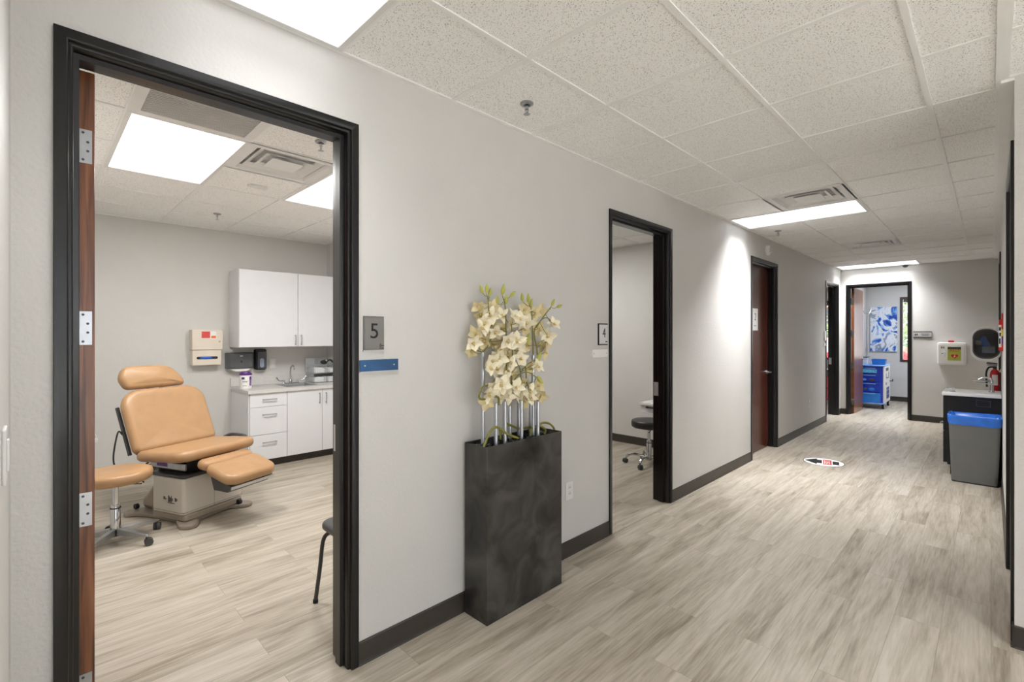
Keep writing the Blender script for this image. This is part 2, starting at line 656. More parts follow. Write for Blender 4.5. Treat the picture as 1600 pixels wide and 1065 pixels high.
RX, RY = -3.30, .97
RLIGHTS = [(-4.52, -3.30, .36, .97, 'large lit ceiling panel in the exam room beside the vent grille'),
           (-4.52, -3.30, 1.58, 2.19, 'lit exam room ceiling panel cut off by the door frame')]
RHID = [(-5.74, -4.52, -.0, .36)]
RVENT = (-3.91, -3.30, .97, 1.58)
RGRILLE = (-3.30, -2.69, .36, .97)
ceiling([(XB, XL - WT, -.18, 2.80)], RX, RY, [r[:4] for r in RLIGHTS] + [RVENT, RGRILLE])
OL = [(-4.52, -3.30, 4.02, 4.63)]
ceiling([(XB, XL - WT, 2.92, 5.73)], RX, 4.02, OL)
ceiling([(XB, XL - WT, 5.85, 9.05)], RX, 6.5, [])
SL = [(-4.52, -3.30, 10.6, 11.21)]
ceiling([(XB, -2.15, 9.17, YE)], RX, 10.6, SL)
FAR_FILL = [(-1.4, -.18, 11.8, 12.41)]  # cool light added out of view to help the window's daylight
ceiling([(-2.03, 1.2, YF + WT, YE)], -1.4, 11.8, FAR_FILL)
ceiling([(XR + WT, 1.8, 3.41, YF)], .2, 3.6, [])


def ceiling_light(x0, x1, y0, y1, label, m='light', group=None, power=1.0, spread=112):
    r = thing('ceiling_light', label, 'ceiling light', ((x0 + x1) / 2, (y0 + y1) / 2, ZC), 0, group)
    hx, hy = (x1 - x0) / 2, (y1 - y0) / 2
    f = MB()
    w = .022
    f.box(-hx, hx, -hy, -hy + w, -.003, .03)
    f.box(-hx, hx, hy - w, hy, -.003, .03)
    f.box(-hx, -hx + w, -hy + w, hy - w, -.003, .03)
    f.box(hx - w, hx, -hy + w, hy - w, -.003, .03)
    f.box(-hx, hx, -hy, hy, .03, .05)
    f.build('light_frame', 'white', r, smooth=0)
    d = MB()
    d.box(-hx + w, hx - w, -hy + w, hy - w, .006, .012)
    d.build('light_diffuser', m, r, smooth=0)
    ld = bpy.data.lights.new('lamp', 'AREA')
    ld.shape = 'RECTANGLE'
    ld.size, ld.size_y = (hx - .13) * 2, (hy - .1) * 2
    ld.energy = LAMP * (hx * hy) / (.59 * .305) * power
    ld.spread = math.radians(spread)
    ld.color = (.80, .88, 1.0) if m == 'light_cool' else (1, .985, .96) if spread > 150 else (.985, .985, 1.0)
    lo = bpy.data.objects.new('lamp', ld)
    COL.objects.link(lo)
    lo.parent = r
    lo.location = (0, 0, .004)
    return r


for c, pw in zip(CLIGHTS, (.25, 1.6, 1.25)):
    ceiling_light(*c, power=pw)
for c in RLIGHTS:
    ceiling_light(*c, power=1.3, spread=180)
for c in FILL_LIGHTS:
    ceiling_light(*c, 'added ceiling light panel behind the camera, out of view, for fill light', group='added ceiling lights out of view')
ceiling_light(*OL[0], 'ceiling light just showing at the top of the room four doorway', power=1.2, spread=180)
ceiling_light(*SL[0], 'ceiling light inside the side room behind the narrow open doorway', 'light_cool')
ceiling_light(*FAR_FILL[0], 'unseen cool ceiling light added for fill in the far room with the blue cart', 'light_cool', power=1.5, spread=180)


def diffuser(x0, x1, y0, y1, label):
    r = thing('air_vent', label, 'air vent', ((x0 + x1) / 2, (y0 + y1) / 2, ZC), 0)
    h = (x1 - x0) / 2

    def sq(mb, a, z):
        return [(-a, -a, z), (a, -a, z), (a, a, z), (-a, a, z)]
    f = MB()
    f.rings([sq(f, h, .004), sq(f, h, 0), sq(f, h * .80, 0), sq(f, h * .74, .02), sq(f, h * .74, .06)], cap0=False, cap1=True)
    f.build('vent_frame', 'white', r, smooth=0)
    for a0, a1, z0, z1 in ((.70, .56, .012, .034), (.52, .38, .006, .03)):
        l = MB()
        l.rings([sq(l, h * a0, z0), sq(l, h * a1, z1), sq(l, h * a1, z1 + .004), sq(l, h * a0, z0 + .004), sq(l, h * a0, z0)], cap0=False, cap1=False)
        l.build('louvre', 'white', r, smooth=0)
    l = MB()
    l.rings([sq(l, h * .34, .002), sq(l, h * .34, .006), sq(l, h * .2, .028)], cap0=True, cap1=True)
    l.build('louvre', 'white', r, smooth=0)


for c in CVENTS:
    diffuser(*c)
diffuser(*RVENT, 'square white air vent in the exam room ceiling between the two lights')

r = thing('return_grille', 'grey slatted return air grille in the exam room ceiling beside the lit panel', 'air grille', (-2.995, .665, ZC))
g = MB()
h = .305
for q in ((-h, h, -h, -h + .05), (-h, h, h - .05, h), (-h, -h + .05, -h + .05, h - .05), (h - .05, h, -h + .05, h - .05)):
    g.box(*q, -.002, .02)
g.box(-h, h, -h, h, .035, .045)
g.build('grille_frame', 'white', r, smooth=0)
g = MB()
for k in range(26):
    x = -h + .055 + k * (2 * h - .11) / 25
    g.box(x - .0045, x + .0045, -h + .05, h - .05, .002, .02)
g.build('slat_panel', mat('grille_grey', (208, 207, 205), .5), r, smooth=0)


def sprinkler(x, y, label):
    r = thing('sprinkler', label, 'sprinkler', (x, y, ZC))
    p = MB()
    p.lathe([(.001, .012), (.034, .012), (.036, .002), (.030, -.004), (.018, -.006), (.016, .004), (.001, .004)])
    p.build('escutcheon', 'steel', r)
    p = MB()
    p.lathe([(.008, .01), (.008, -.02), (.011, -.022), (.011, -.028), (.005, -.03), (.004, -.044), (.001, -.044)], n=14)
    for s_ in (-1, 1):
        p.tube([(.009 * s_, 0, -.02), (.013 * s_, 0, -.035), (.003 * s_, 0, -.05)], .002, 6)
    p.build('sprinkler_body', 'chrome', r)
    p = MB()
    p.lathe([(.001, -.05), (.016, -.051), (.018, -.053), (.001, -.054)], n=16)
    p.build('deflector', 'steel', r)
    p = MB()
    p.cyl((0, 0, .008), (0, 0, .178), .012, n=12)
    p.build('drop_pipe', 'charcoal', r)


sprinkler(-1.73, 1.84, 'steel sprinkler head in the corridor ceiling above the orchid planter')
sprinkler(-1.76, 6.16, 'sprinkler head in the corridor ceiling just past the middle light')
sprinkler(-5.50, 1.31, 'sprinkler head in the exam room ceiling near the back wall')
sprinkler(-2.99, 1.285, 'sprinkler head in the exam room ceiling just inside the door frame')
r = thing('smoke_sensor', 'small flat white sensor on the exam room ceiling tile', 'sensor', (-4.24, 1.30, ZC))
p = MB()
p.prism(dense(rrect(.07, .15, .03), 0), -.012, .008)
p.build('sensor_body', 'white', r, bevel=.004)
r = thing('dome_camera', 'small white dome camera on the ceiling before the far wall', 'camera', (-1.03, 10.47, ZC))
p = MB()
p.lathe([(.001, .008), (.06, .008), (.06, -.02), (.05, -.03), (.001, -.03)])
p.build('camera_base', 'white', r)
p = MB()
p.ball((0, 0, -.03), (.043, .043, .04))
p.build('camera_dome', 'smoke', r)
p = MB()
p.cyl((0, 0, .006), (0, 0, .178), .01, n=12)
p.build('mounting_stem', 'charcoal', r)


b = MB()
b.box(-6.6, 3.9, -3.25, YE + .3, 2.86, 3.0)  # unseen roof slab, added to stop sunlight leaking between the tiles
struct(b.build('sun_block_slab', 'white', smooth=0))

# -- door frames
PROF = [(0, .012), (.030, .012), (.034, .008), (.034, -.004), (.041, -.004), (.045, -.008), (.045, -.044), (.061, -.047), (.061, -.092),
        (.046, -.094), (.045, -.152), (0, -.152), (0, -.1405), (.026, -.1405), (.026, .0008), (0, .0008)]


def frame(parent, d, axis, face, sign):
    """pressed metal frame swept round the opening d; face = coordinate of the corridor face, sign = outward direction"""
    s0, s1 = d
    rr = []
    for k in range(4):
        ring = []
        for o, q in PROF:
            if k == 0:
                a, z = s0 + o, 0
            elif k == 1:
                a, z = s0 + o, ZD - o
            elif k == 2:
                a, z = s1 - o, ZD - o
            else:
                a, z = s1 - o, 0
            c = face + sign * q
            ring.append((c, a, z) if axis == 'x' else (a, c, z))
        rr.append(ring)
    f = MB()
    f.rings(rr)
    return f.build('door_frame', 'black', parent, smooth=50, bevel=.0014)


def door_empty(n, loc):
    return struct(empty('door_%d' % n, loc))


def local(parent, o):
    o.matrix_parent_inverse = Matrix.Translation(-Vector(parent.location))
    return o


def lever(parent, p, out, along, m='steel'):
    p, out, along = Vector(p), Vector(out), Vector(along)
    k = MB()
    k.cyl(p, p + out * .012, .027)
    k.cyl(p + out * .012, p + out * .05, .011, n=12)
    k.tube([p + out * .05 - along * .008, p + out * .055 + along * .03, p + out * .052 + along * .12], [.011, .010, .008], 10)
    return local(parent, k.build('door_handle', m, parent))


# door to the tan chair room
d5 = door_empty(1, (XL, .53, 0))
local(d5, frame(d5, D5, 'x', XL, 1))
lf = MB()
lf.box(-3.03, -2.146, .104, .148, .012, 2.352)
leaf = local(d5, lf.build('door_leaf', 'wood', d5, smooth=0, bevel=.002))
for z in (2.10, 1.492, .885, .28):
    hg = MB()
    hg.box(-2.147, -2.1435, .096, .141, z - .056, z + .056)
    hg.cyl((-2.143, .0955, z - .056), (-2.143, .0955, z + .056), .006, n=10)
    local(d5, hg.build('hinge', 'steel', d5, smooth=40))
    hg = MB()
    for dy, dz in ((.022, .045), (.034, .015), (.034, -.015), (.022, -.045)):
        hg.cyl((-2.1436, .096 + dy, z + dz), (-2.1425, .096 + dy, z + dz), .0042, n=10)
    local(d5, hg.build('hinge_screw', 'charcoal', d5))
lever(d5, (-2.96, .148, 1.0), (0, 1, 0), (1, 0, 0))


def strike(parent, p0, p1):
    k = MB()
    k.box(p0[0], p1[0], p0[1], p1[1], p0[2], p1[2])
    local(parent, k.build('strike_plate', 'silver', parent, smooth=0))


strike(d5, (-2.128, D5[1] - .0475, .94), (-2.09, D5[1] - .0445, 1.06))
# room four, leaf swung back inside
d4 = door_empty(2, (XL, 3.48, 0))
local(d4, frame(d4, D4, 'x', XL, 1))
strike(d4, (-2.132, D4[1] - .0475, .93), (-2.088, D4[1] - .0445, 1.05))
lf = MB()
lf.box(-3.03, -2.146, D4[0] + .055, D4[0] + .099, .012, 2.352)
local(d4, lf.build('door_leaf', 'wood_dark', d4, smooth=0, bevel=.002))
# closed door
d3 = door_empty(3, (XL, 6.43, 0))
local(d3, frame(d3, D3, 'x', XL, 1))
lf = MB()
lf.box(-2.13, -2.086, D3[0] + .047, D3[1] - .047, .010, 2.353)
local(d3, lf.build('door_leaf', 'wood_dark', d3, smooth=0, bevel=.002))
lever(d3, (-2.086, 6.815, .985), (1, 0, 0), (0, -1, 0))
# side room
d2 = door_empty(4, (XL, 10.0, 0))
local(d2, frame(d2, D2, 'x', XL, 1))
strike(d2, (-2.132, D2[1] - .0475, .93), (-2.088, D2[1] - .0445, 1.05))
# far doorway
df = door_empty(5, (-1.44, YF, 0))
local(df, frame(df, DF, 'y', YF, -1))
lf = MB()
ca, sa = math.cos(math.radians(2)), math.sin(math.radians(2))
lf.box(-1.854, -1.810, YF + .156, YF + 1.03, .012, 2.352)
local(df, lf.build('door_leaf', 'wood', df, smooth=0, bevel=.002))
for z in (2.10, 1.50, .90, .22):
    hg = MB()
    hg.box(-1.862, -1.817, YF + .1525, YF + .1555, z - .06, z + .06)
    hg.cyl((-1.862, YF + .152, z - .06), (-1.862, YF + .152, z + .06), .006, n=10)
    local(df, hg.build('hinge', 'steel', df))
lever(df, (-1.810, YF + .96, 1.0), (1, 0, 0), (0, -1, 0))
# right wall doors
d6 = door_empty(6, (XR, 3.84, 0))
local(d6, frame(d6, DR1, 'x', XR, -1))
lf = MB()
lf.box(XR + .094, XR + .138, DR1[0] + .047, DR1[1] - .047, .01, 2.353)
local(d6, lf.build('door_leaf', 'wood_dark', d6, smooth=0))
lever(d6, (XR + .094, DR1[1] - .12, .985), (-1, 0, 0), (0, -1, 0))
d7 = door_empty(7, (XR, 8.11, 0))
local(d7, frame(d7, DR2, 'x', XR, -1))
lf = MB()
lf.box(XR + .094, XR + .138, DR2[0] + .047, DR2[1] - .047, .01, 2.353)
local(d7, lf.build('door_leaf', 'wood_dark', d7, smooth=0))
lever(d7, (XR + .094, DR2[0] + .12, .985), (-1, 0, 0), (0, 1, 0))


# -- baseboards
def baseboard(name, runs):
    k = MB()
    for axis, c, sg, a, e in runs:
        pr = [(0, 0), (.013, 0), (.009, .008), (.007, .02), (.007, .098), (.004, .104), (0, .104)]
        pts = [(c + sg * (q + .0005), z) for q, z in pr]
        if axis == 'x':
            k.rings([[(x, a, z) for x, z in pts], [(x, e, z) for x, z in pts]])
        else:
            k.rings([[(a, x, z) for x, z in pts], [(e, x, z) for x, z in pts]])
    struct(k.build(name, 'base', smooth=0))


baseboard('baseboard_left', [('x', XL, 1, -.046, D5[0]), ('x', XL, 1, D5[1], D4[0]), ('x', XL, 1, D4[1], D3[0]), ('x', XL, 1, D3[1], D2[0]), ('x', XL, 1, D2[1], YF)])
baseboard('baseboard_far', [('y', YF, -1, XL, DF[0]), ('y', YF, -1, DF[1], XR)])
baseboard('baseboard_right', [('x', XR, -1, DR1[1], DR2[0]), ('x', XR, -1, DR2[1], YF), ('y', 3.27, -1, XR - .01, 3.6), ('x', XR, -1, 3.257, DR1[0])])
baseboard('baseboard_near', [('y', -.046, 1, XL, -.45)])
baseboard('baseboard_exam', [('x', XB, 1, -.18, 1.65), ('y', 2.80, -1, -5.7, XL - WT), ('x', XL - WT, -1, D5[1], 2.8)])
baseboard('baseboard_room_four', [('y', 5.73, -1, XB, XL - WT), ('x', XB, 1, 2.92, 5.73)])
baseboard('baseboard_cart_room', [('y', YE, -1, -2.03, 1.2), ('x', -2.03, 1, YF + WT, YE)])
baseboard('baseboard_side_room', [('y', YE, -1, XB, -2.15)])


# -- windows
def window(n, w):
    x0, x1, z0, z1 = w
    r = struct(empty('window_%d' % n, ((x0 + x1) / 2, YE, z0)))
    f = MB()
    t = .05
    for q in ((x0, x0 + t, z0, z1), (x1 - t, x1, z0, z1), (x0 + t, x1 - t, z0, z0 + t), (x0 + t, x1 - t, z1 - t, z1)):
        f.box(q[0], q[1], YE - .012, YE + .10, q[2], q[3])
    local(r, f.build('window_frame', mat('bronze_frame', (66, 56, 52), .4), r, smooth=0, bevel=.003))
    f = MB()
    f.box(x0 + t, x1 - t, YE + .06, YE + .066, z0 + t, z1 - t)
    local(r, f.build('window_pane', 'glass', r, smooth=0))
    f = MB()
    f.box(x0 + .06, x1 - .06, YE + .0, YE + .05, z1 - .115, z1 - .052)
    local(r, f.build('blind_roll', 'charcoal', r, smooth=0, bevel=.01))


window(1, W1)
window(2, W2)


def added_glazing(n, axis, c, s0, s1):
    """unseen glazing behind the camera, put in to let daylight brighten the space"""
    r = struct(empty('window_%d' % n, (c, (s0 + s1) / 2, .1) if axis == 'x' else ((s0 + s1) / 2, c, .1)))
    f, p = MB(), MB()
    m_ = 4

    def bx(mb, a0, a1, z0, z1, t):
        if axis == 'x':
            mb.box(c - t, c + t, a0, a1, z0, z1)
        else:
            mb.box(a0, a1, c - t, c + t, z0, z1)
    for i in range(m_ + 1):
        a = s0 + (s1 - s0 - .05) * i / m_
        bx(f, a, a + .05, .10, 2.55, .04)
    bx(f, s0, s1, .10, .15, .04)
    bx(f, s0, s1, 2.50, 2.55, .04)
    bx(p, s0 + .02, s1 - .02, .12, 2.53, .004)
    local(r, f.build('window_frame', 'steel', r, smooth=0))
    local(r, p.build('window_pane', 'glass', r, smooth=0))


added_glazing(3, 'x', 3.67, -2.7, 2.9)

# outside
b = MB()
b.box(-30, 30, YE + .16, 45, -.2, -.05)
b.box(3.74, 30, -25, YE + .16, -.2, -.05)
b.box(-30, 3.74, -25, -3.2, -.2, -.05)
struct(b.build('ground', 'asphalt', smooth=0))


def shrub(x, y, h, rad, label):
    r = thing('shrub', label, 'shrub', (x, y, -.05))
    t = MB()
    t.tube([(0, 0, 0), (.03, 0, h * .4), (0, .05, h * .8)], [.06, .045, .02], 8)
    t.build('trunk', mat('bark', (96, 78, 60), .8), r)
    l = MB()
    rnd = random.Random(int(x * 10))
    for _ in range(1100):
        u, v_, w = rnd.gauss(0, 1), rnd.gauss(0, 1), rnd.gauss(0, 1)
        d = Vector((u, v_, w)).normalized() * (rnd.random() ** .35)
        p = Vector((d.x * rad, d.y * rad * .7, h * .55 + d.z * h * .45))
        a = Vector((rnd.gauss(0, 1), rnd.gauss(0, 1), rnd.gauss(0, 1))).normalized() * .09
        c = a.orthogonal().normalized() * .05
        l.f([l.v(p - a), l.v(p + c), l.v(p + a), l.v(p - c)])
    l.build('foliage', 'leaf', r, smooth=0)


shrub(-2.4, 19.6, 3.0, 1.2, 'green shrub outside seen through the far room window')
shrub(-5.0, 20.0, 2.6, 1.1, 'green shrub outside seen through the side room window')
r = thing('building', 'tan stucco building outside beyond the side room window', 'building', (-6.5, 26, -.05))
k = MB()
k.box(-3.5, 1.9, 0, 4, 0, 4.6)
k.build('building_wall', 'tan_build', r, smooth=0)
k = MB()
k.box(-3.7, 2.1, -.2, 4.2, 4.6, 4.85)
k.build('roof_edge', 'taupe', r, smooth=0)
for x in (-2.6, -.9, .8):
    k = MB()
    k.box(x - .5, x + .5, -.03, .02, 1.2, 2.8)
    k.build('building_window', 'charcoal', r, smooth=0)
r = thing('car', 'red car parked outside the windows', 'car', (-2.6, 17.3, -.05))
k = MB()
side = [(-2.1, .32), (2.1, .32), (2.15, .62), (1.95, .86), (1.1, .98), (.45, 1.42), (-1.0, 1.45), (-1.7, 1.02), (-2.1, .92), (-2.18, .6)]
k.prism(side, -.85, .85, 'y')
k.build('car_body', 'car_red', r, bevel=.06)
k = MB()
k.prism([(-.95, 1.02), (.35, 1.02), (.25, 1.38), (-.85, 1.40)], -.865, .865, 'y')
k.build('car_window', 'silver', r)
for x in (-1.3, 1.35):
    for y in (-.78, .78):
        k = MB()
        k.cyl((x, y - .1, .33), (x, y + .1, .33), .33, n=24)
        w_ = k.build('wheel', 'rubber', r)
        k = MB()
        k.cyl((x, y - .11, .33), (x, y + .11, .33), .19, n=20)
        k.build('hub_cap', 'steel', w_)


# ================================================================== THINGS ON THE CORRIDOR WALLS
# light switch on the near end wall
r = thing('light_switch', 'white light switch on the wall edge at the far left', 'light switch', (-1.49, -.046, 1.212))
k = MB()
k.box(-.04, .04, 0, .006, -.058, .058)
k.build('switch_plate', 'white', r, smooth=0, bevel=.002)
k = MB()
k.box(-.016, .016, .006, .010, -.033, .033)
k.build('rocker', 'white', r, smooth=0, bevel=.001)

# plaque 5
r = thing('room_number_sign', 'grey metallic room sign with a black number 5', 'sign', (XL, 1.095, 1.478))
k = MB()
k.box(.001, .010, -.050, .050, -.076, .076)
k.build('sign_back', 'plaque', r, smooth=0, bevel=.001)
k = MB()
k.box(.010, .0125, -.046, .046, -.072, .067)
k.build('sign_face', mat('grey_sign_face', (128, 126, 122), .4, .2), r, smooth=0)
text('number', '5', .098, (.0128, 0, .006), LW, 'ink', r)
k = MB()
k.tube([(.013, .032, -.048), (.013, .026, -.058), (.013, .032, -.063), (.013, .037, -.058), (.013, .034, -.053)], .0014, 6)
k.box(.0126, .0135, .024, .046, -.070, -.068)
for q in range(3):
    k.box(.0126, .0138, .039 + q * .0035, .0412 + q * .0035, -.060, -.056)
k.build('sign_mark', 'ink', r, smooth=0)
k = MB()
k.box(.001, .008, -.052, .052, -.084, -.077)
k.build('sign_ledge', 'silver', r, smooth=0)
r = thing('name_holder', 'blue empty name strip under the number 5 sign', 'name plate', (XL, 1.125, 1.331))
k = MB()
k.box(-.0005, .007, -.0975, .0975, -.026, .026)
k.build('strip', 'blue_bar', r, smooth=0, bevel=.001)
k = MB()
k.box(.001, .009, -.0975, .0975, -.030, -.026)
k.build('strip_edge', 'silver', r, smooth=0)
for y in (-.074, .074):
    k = MB()
    k.cyl((.007, y, .0), (.009, y, .0), .0035, n=10)
    k.build('stud', 'silver', r)
# plaque 4
r = thing('room_number_sign', 'white room sign with a black number 4 beside the second doorway', 'sign', (XL, 2.915, 1.475))
k = MB()
k.box(.001, .010, -.060, .055, -.078, .078)
k.build('sign_back', 'ink', r, smooth=0, bevel=.001)
k = MB()
k.box(.010, .0125, -.053, .050, -.070, .070)
k.build('sign_face', mat('pale_sign_face', (218, 217, 215), .35), r, smooth=0)
text('number', '4', .098, (.0128, .004, .006), LW, 'ink', r, .85)
k = MB()
k.box(.0126, .0135, .020, .046, -.058, -.050)
k.build('sign_mark', 'ink', r, smooth=0)
r = thing('name_holder', 'white empty name strip under the number 4 sign', 'name plate', (XL, 2.88, 1.338))
k = MB()
k.box(-.0005, .007, -.095, .095, -.028, .028)
k.build('strip', 'paper', r, smooth=0, bevel=.001)
for y in (-.078, .078):
    k = MB()
    k.cyl((.007, y, .0), (.009, y, .0), .0035, n=10)
    k.build('stud', 'steel', r)
# side room plaques
r = thing('room_number_sign', 'small pale room sign beside the narrow side room doorway', 'sign', (XL, 9.47, 1.46))
k = MB()
k.box(.001, .012, -.05, .05, -.08, .08)
k.build('sign_back', 'silver', r, smooth=0)
r = thing('name_holder', 'white name strip under the side room sign', 'name plate', (XL, 9.45, 1.31))
k = MB()
k.box(-.0005, .008, -.07, .07, -.022, .022)
k.build('strip', 'paper', r, smooth=0)


def outlet(y, z, label, w=.075):
    r = thing('wall_outlet', label, 'outlet', (XL, y, z))
    k = MB()
    k.box(.0005, .006, -w / 2, w / 2, -.06, .06)
    k.build('outlet_plate', 'white', r, smooth=0, bevel=.002)
    for dz in (-.02, .02):
        k = MB()
        k.box(.006, .009, -.017, .017, dz - .014, dz + .014)
        s_ = k.build('socket', 'white', r, smooth=0)
        k = MB()
        k.box(.009, .0093, -.008, -.005, dz - .004, dz + .006)
        k.box(.009, .0093, .005, .008, dz - .004, dz + .006)
        k.build('slot', 'ink', s_, smooth=0)


outlet(2.527, .435, 'white wall outlet low on the wall right of the planter')
outlet(8.48, .405, 'white wall outlet low on the wall past the closed door')

# alarm strobe
r = thing('fire_alarm_strobe', 'white fire alarm strobe high on the wall above the closed door', 'alarm', (XL, 6.51, 2.53))
k = MB()
k.M = Matrix.Rotation(PI / 2, 4, 'Y')
k.lathe([(.001, -.0005), (.062, -.0005), (.065, .02), (.058, .032), (.04, .036), (.001, .036)])
k.build('alarm_body', 'paper', r)
k = MB()
k.box(.036, .075, -.016, .016, -.03, .03)
k.build('strobe_lens', 'silver', r, bevel=.006)

# paper on the closed door
r = thing('paper_notice', 'white paper notice with a black number 2 taped on the closed door', 'paper', (-2.085, 6.375, 1.665))
k = MB()
k.box(-.0008, .0004, -.105, .105, -.137, .137)
k.build('paper_sheet', 'paper', r, smooth=0)
text('number', '2', .13, (.0008, .01, .03), LW, 'ink', r, .8)
k = MB()
for y in (-.02, .005, .03):
    k.box(.0004, .001, y - .006, y + .006, -.085, -.072)
k.build('print_mark', 'ink', r, smooth=0)

# floor sticker
r = thing('floor_sticker', 'round white floor sticker with black arrow and red EXIT block', 'floor sticker', (-1.372, 6.475, 0), math.radians(12))
k = MB()
k.lathe([(.001, .0004), (.205, .0004), (.205, .0012), (.001, .0012)], n=48)
k.build('sticker_disc', 'paper', r)
k = MB()
k.lathe([(.198, .0012), (.205, .0012), (.205, .0016), (.198, .0016), (.198, .0012)], n=48)
k.build('sticker_rim', 'ink', r)
k = MB()
k.prism([(-.188, 0), (-.065, -.145), (-.065, -.085), (-.016, -.085), (-.016, .085), (-.065, .085), (-.065, .145)], .0012, .0018)
k.prism([(.088, -.082), (.150, -.082), (.150, .082), (.088, .082)], .0012, .0018)
k.build('arrow', 'ink', r, smooth=0)
k = MB()
k.prism([(-.005, -.12), (.078, -.12), (.078, .12), (-.005, .12)], .0012, .0018)
k.build('red_block', 'red_label', r, smooth=0)
EX = Matrix(((0, -1, 0, 0), (1, 0, 0, 0), (0, 0, 1, 0), (0, 0, 0, 1)))
text('exit_letters', 'EXIT', .085, (.037, 0, .0022), EX, 'paper', r)

# far wall sign
r = thing('room_sign', 'grey name sign with small print on the far wall beside the doorway', 'sign', (-.825, YF, 1.478))
k = MB()
k.box(-.12, .12, -.012, -.001, -.058, .058)
k.build('sign_back', 'plaque', r, smooth=0, bevel=.002)
k = MB()
k.box(-.116, .116, -.015, -.012, -.036, .036)
k.build('sign_face', 'silver', r, smooth=0)
k = MB()
k.box(-.10, -.085, -.0165, -.015, -.012, .016)
k.box(-.078, -.062, -.0165, -.015, -.012, .016)
k.box(-.10, -.085, -.0165, -.015, -.024, -.018)
for x in range(9):
    k.box(-.018 + x * .0125, -.009 + x * .0125, -.0165, -.015, .006, .016)
for x in range(7):
    k.box(-.008 + x * .0125, .001 + x * .0125, -.0165, -.015, -.014, -.005)
k.build('print_mark', 'ink', r, smooth=0)

# defibrillator cabinet
r = thing('defibrillator_cabinet', 'white AED wall cabinet with lime green window on the far wall', 'defibrillator cabinet', (-.455, YF, 1.165))
k = MB()
k.prism(rrect(.345, .365, .025), -.16, -.001, 'y')
k.build('cabinet_body', 'white', r, bevel=.008)
k = MB()
k.prism(rrect(.30, .315, .015, cx=-.006, cy=0), -.172, -.16, 'y')
dr = k.build('cabinet_door', 'paper', r, bevel=.003)
k = MB()
k.box(-.045, .115, -.1765, -.172, -.105, .115)
k.build('door_window', 'aed_panel', dr, smooth=0)
k = MB()
k.box(-.045, .115, -.178, -.1765, .075, .115)
k.build('dark_band', 'charcoal', dr, smooth=0)
text('letters', 'AED', .062, (.035, -.1785, .055), FW, 'red', dr)
k = MB()
pts = []
for i in range(40):
    t = 2 * PI * i / 40
    pts.append((.038 + 16 * math.sin(t) ** 3 * .0027, -.035 + (13 * math.cos(t) - 5 * math.cos(2 * t) - 2 * math.cos(3 * t) - math.cos(4 * t)) * .0026))
k.prism(pts, -.179, -.1765, 'y')
k.build('heart', 'red', dr, smooth=0)
k = MB()
k.prism([(.048, -.012), (.024, -.04), (.036, -.04), (.026, -.066), (.054, -.034), (.04, -.034)], -.1805, -.179, 'y')
k.build('lightning_bolt', 'paper', dr, smooth=0)
k = MB()
k.tube([(-.085, -.172, .045), (-.078, -.192, .03), (-.078, -.192, -.03), (-.085, -.172, -.045)], .006, 8)
k.build('cabinet_handle', 'silver', dr)
k = MB()
for i, (x, w) in enumerate(((-.125, .012), (-.107, .008), (-.093, .01))):
    k.box(x, x + w, -.1735, -.172, .085, .118)
k.box(-.12, -.10, -.1735, -.172, -.002, .01)
k.build('print_mark', 'charcoal', dr, smooth=0)
k = MB()
k.prism(rrect(.075, .03, .012, cx=-.005, cy=.203), -.12, -.07, 'y')
k.build('alarm_lamp', 'red', r, bevel=.004)

# wall pod with oval window
r = thing('wall_dispenser', 'white wall unit with a dark oval window above the corridor sink', 'dispenser', (XR, 7.10, 1.37))
k = MB()
cx = -.118
outer = rrect(.235, .345, .095, 8, cx=cx)
inner = rrect(.208, .312, .09, 8, cx=cx + .004, cy=.006)
k.rings([[(x, .22, z) for x, z in outer], [(x, .0, z) for x, z in outer], [(x, -.012, z) for x, z in rrect(.228, .337, .092, 8, cx=cx)], [(x, -.012, z) for x, z in inner], [(x, .002, z) for x, z in inner]], cap1=False)
k.build('unit_shell', 'white', r)
k = MB()
k.rings([[(x, q, z) for x, z in rrect(.2, .304, .086, 8, cx=cx + .004, cy=.006)] for q in (-.006, .14)], cap0=False)
k.build('cavity', 'black_flat', r)
k = MB()
k.rings([[(x, -.012, z) for x, z in inner], [(x, -.02, z) for x, z in inner], [(x, -.02, z) for x, z in rrect(.186, .288, .08, 8, cx=cx + .004, cy=.006)], [(x, -.008, z) for x, z in rrect(.186, .288, .08, 8, cx=cx + .004, cy=.006)]], cap0=False, cap1=False)
k.build('window_ring', 'charcoal', r)
k = MB()
k.prism(rrect(.188, .29, .08, 8, cx=cx + .004, cy=.006), -.010, -.007, 'y')
k.build('oval_window', 'dark_glass', r)
k = MB()
k.rings([[(cx - .035, .06, -.02), (cx + .04, .06, -.02), (cx + .04, .1, -.02), (cx - .035, .1, -.02)], [(cx - .045, .06, .05), (cx + .015, .06, .05), (cx + .015, .1, .05), (cx - .045, .1, .05)], [(cx - .03, .07, .085), (cx + .0, .07, .085), (cx + .0, .1, .085), (cx - .03, .1, .085)]])
k.build('blue_bag_inside', 'bag', r, bevel=.01)
k = MB()
k.box(cx - .028, cx + .07, .04, .1, -.09, -.022)
k.build('grey_box_inside', 'grey_win', r, bevel=.004)
k = MB()
k.box(cx - .078, cx - .03, .06, .11, -.01, .04)
k.build('taupe_box_inside', 'taupe', r, bevel=.004)

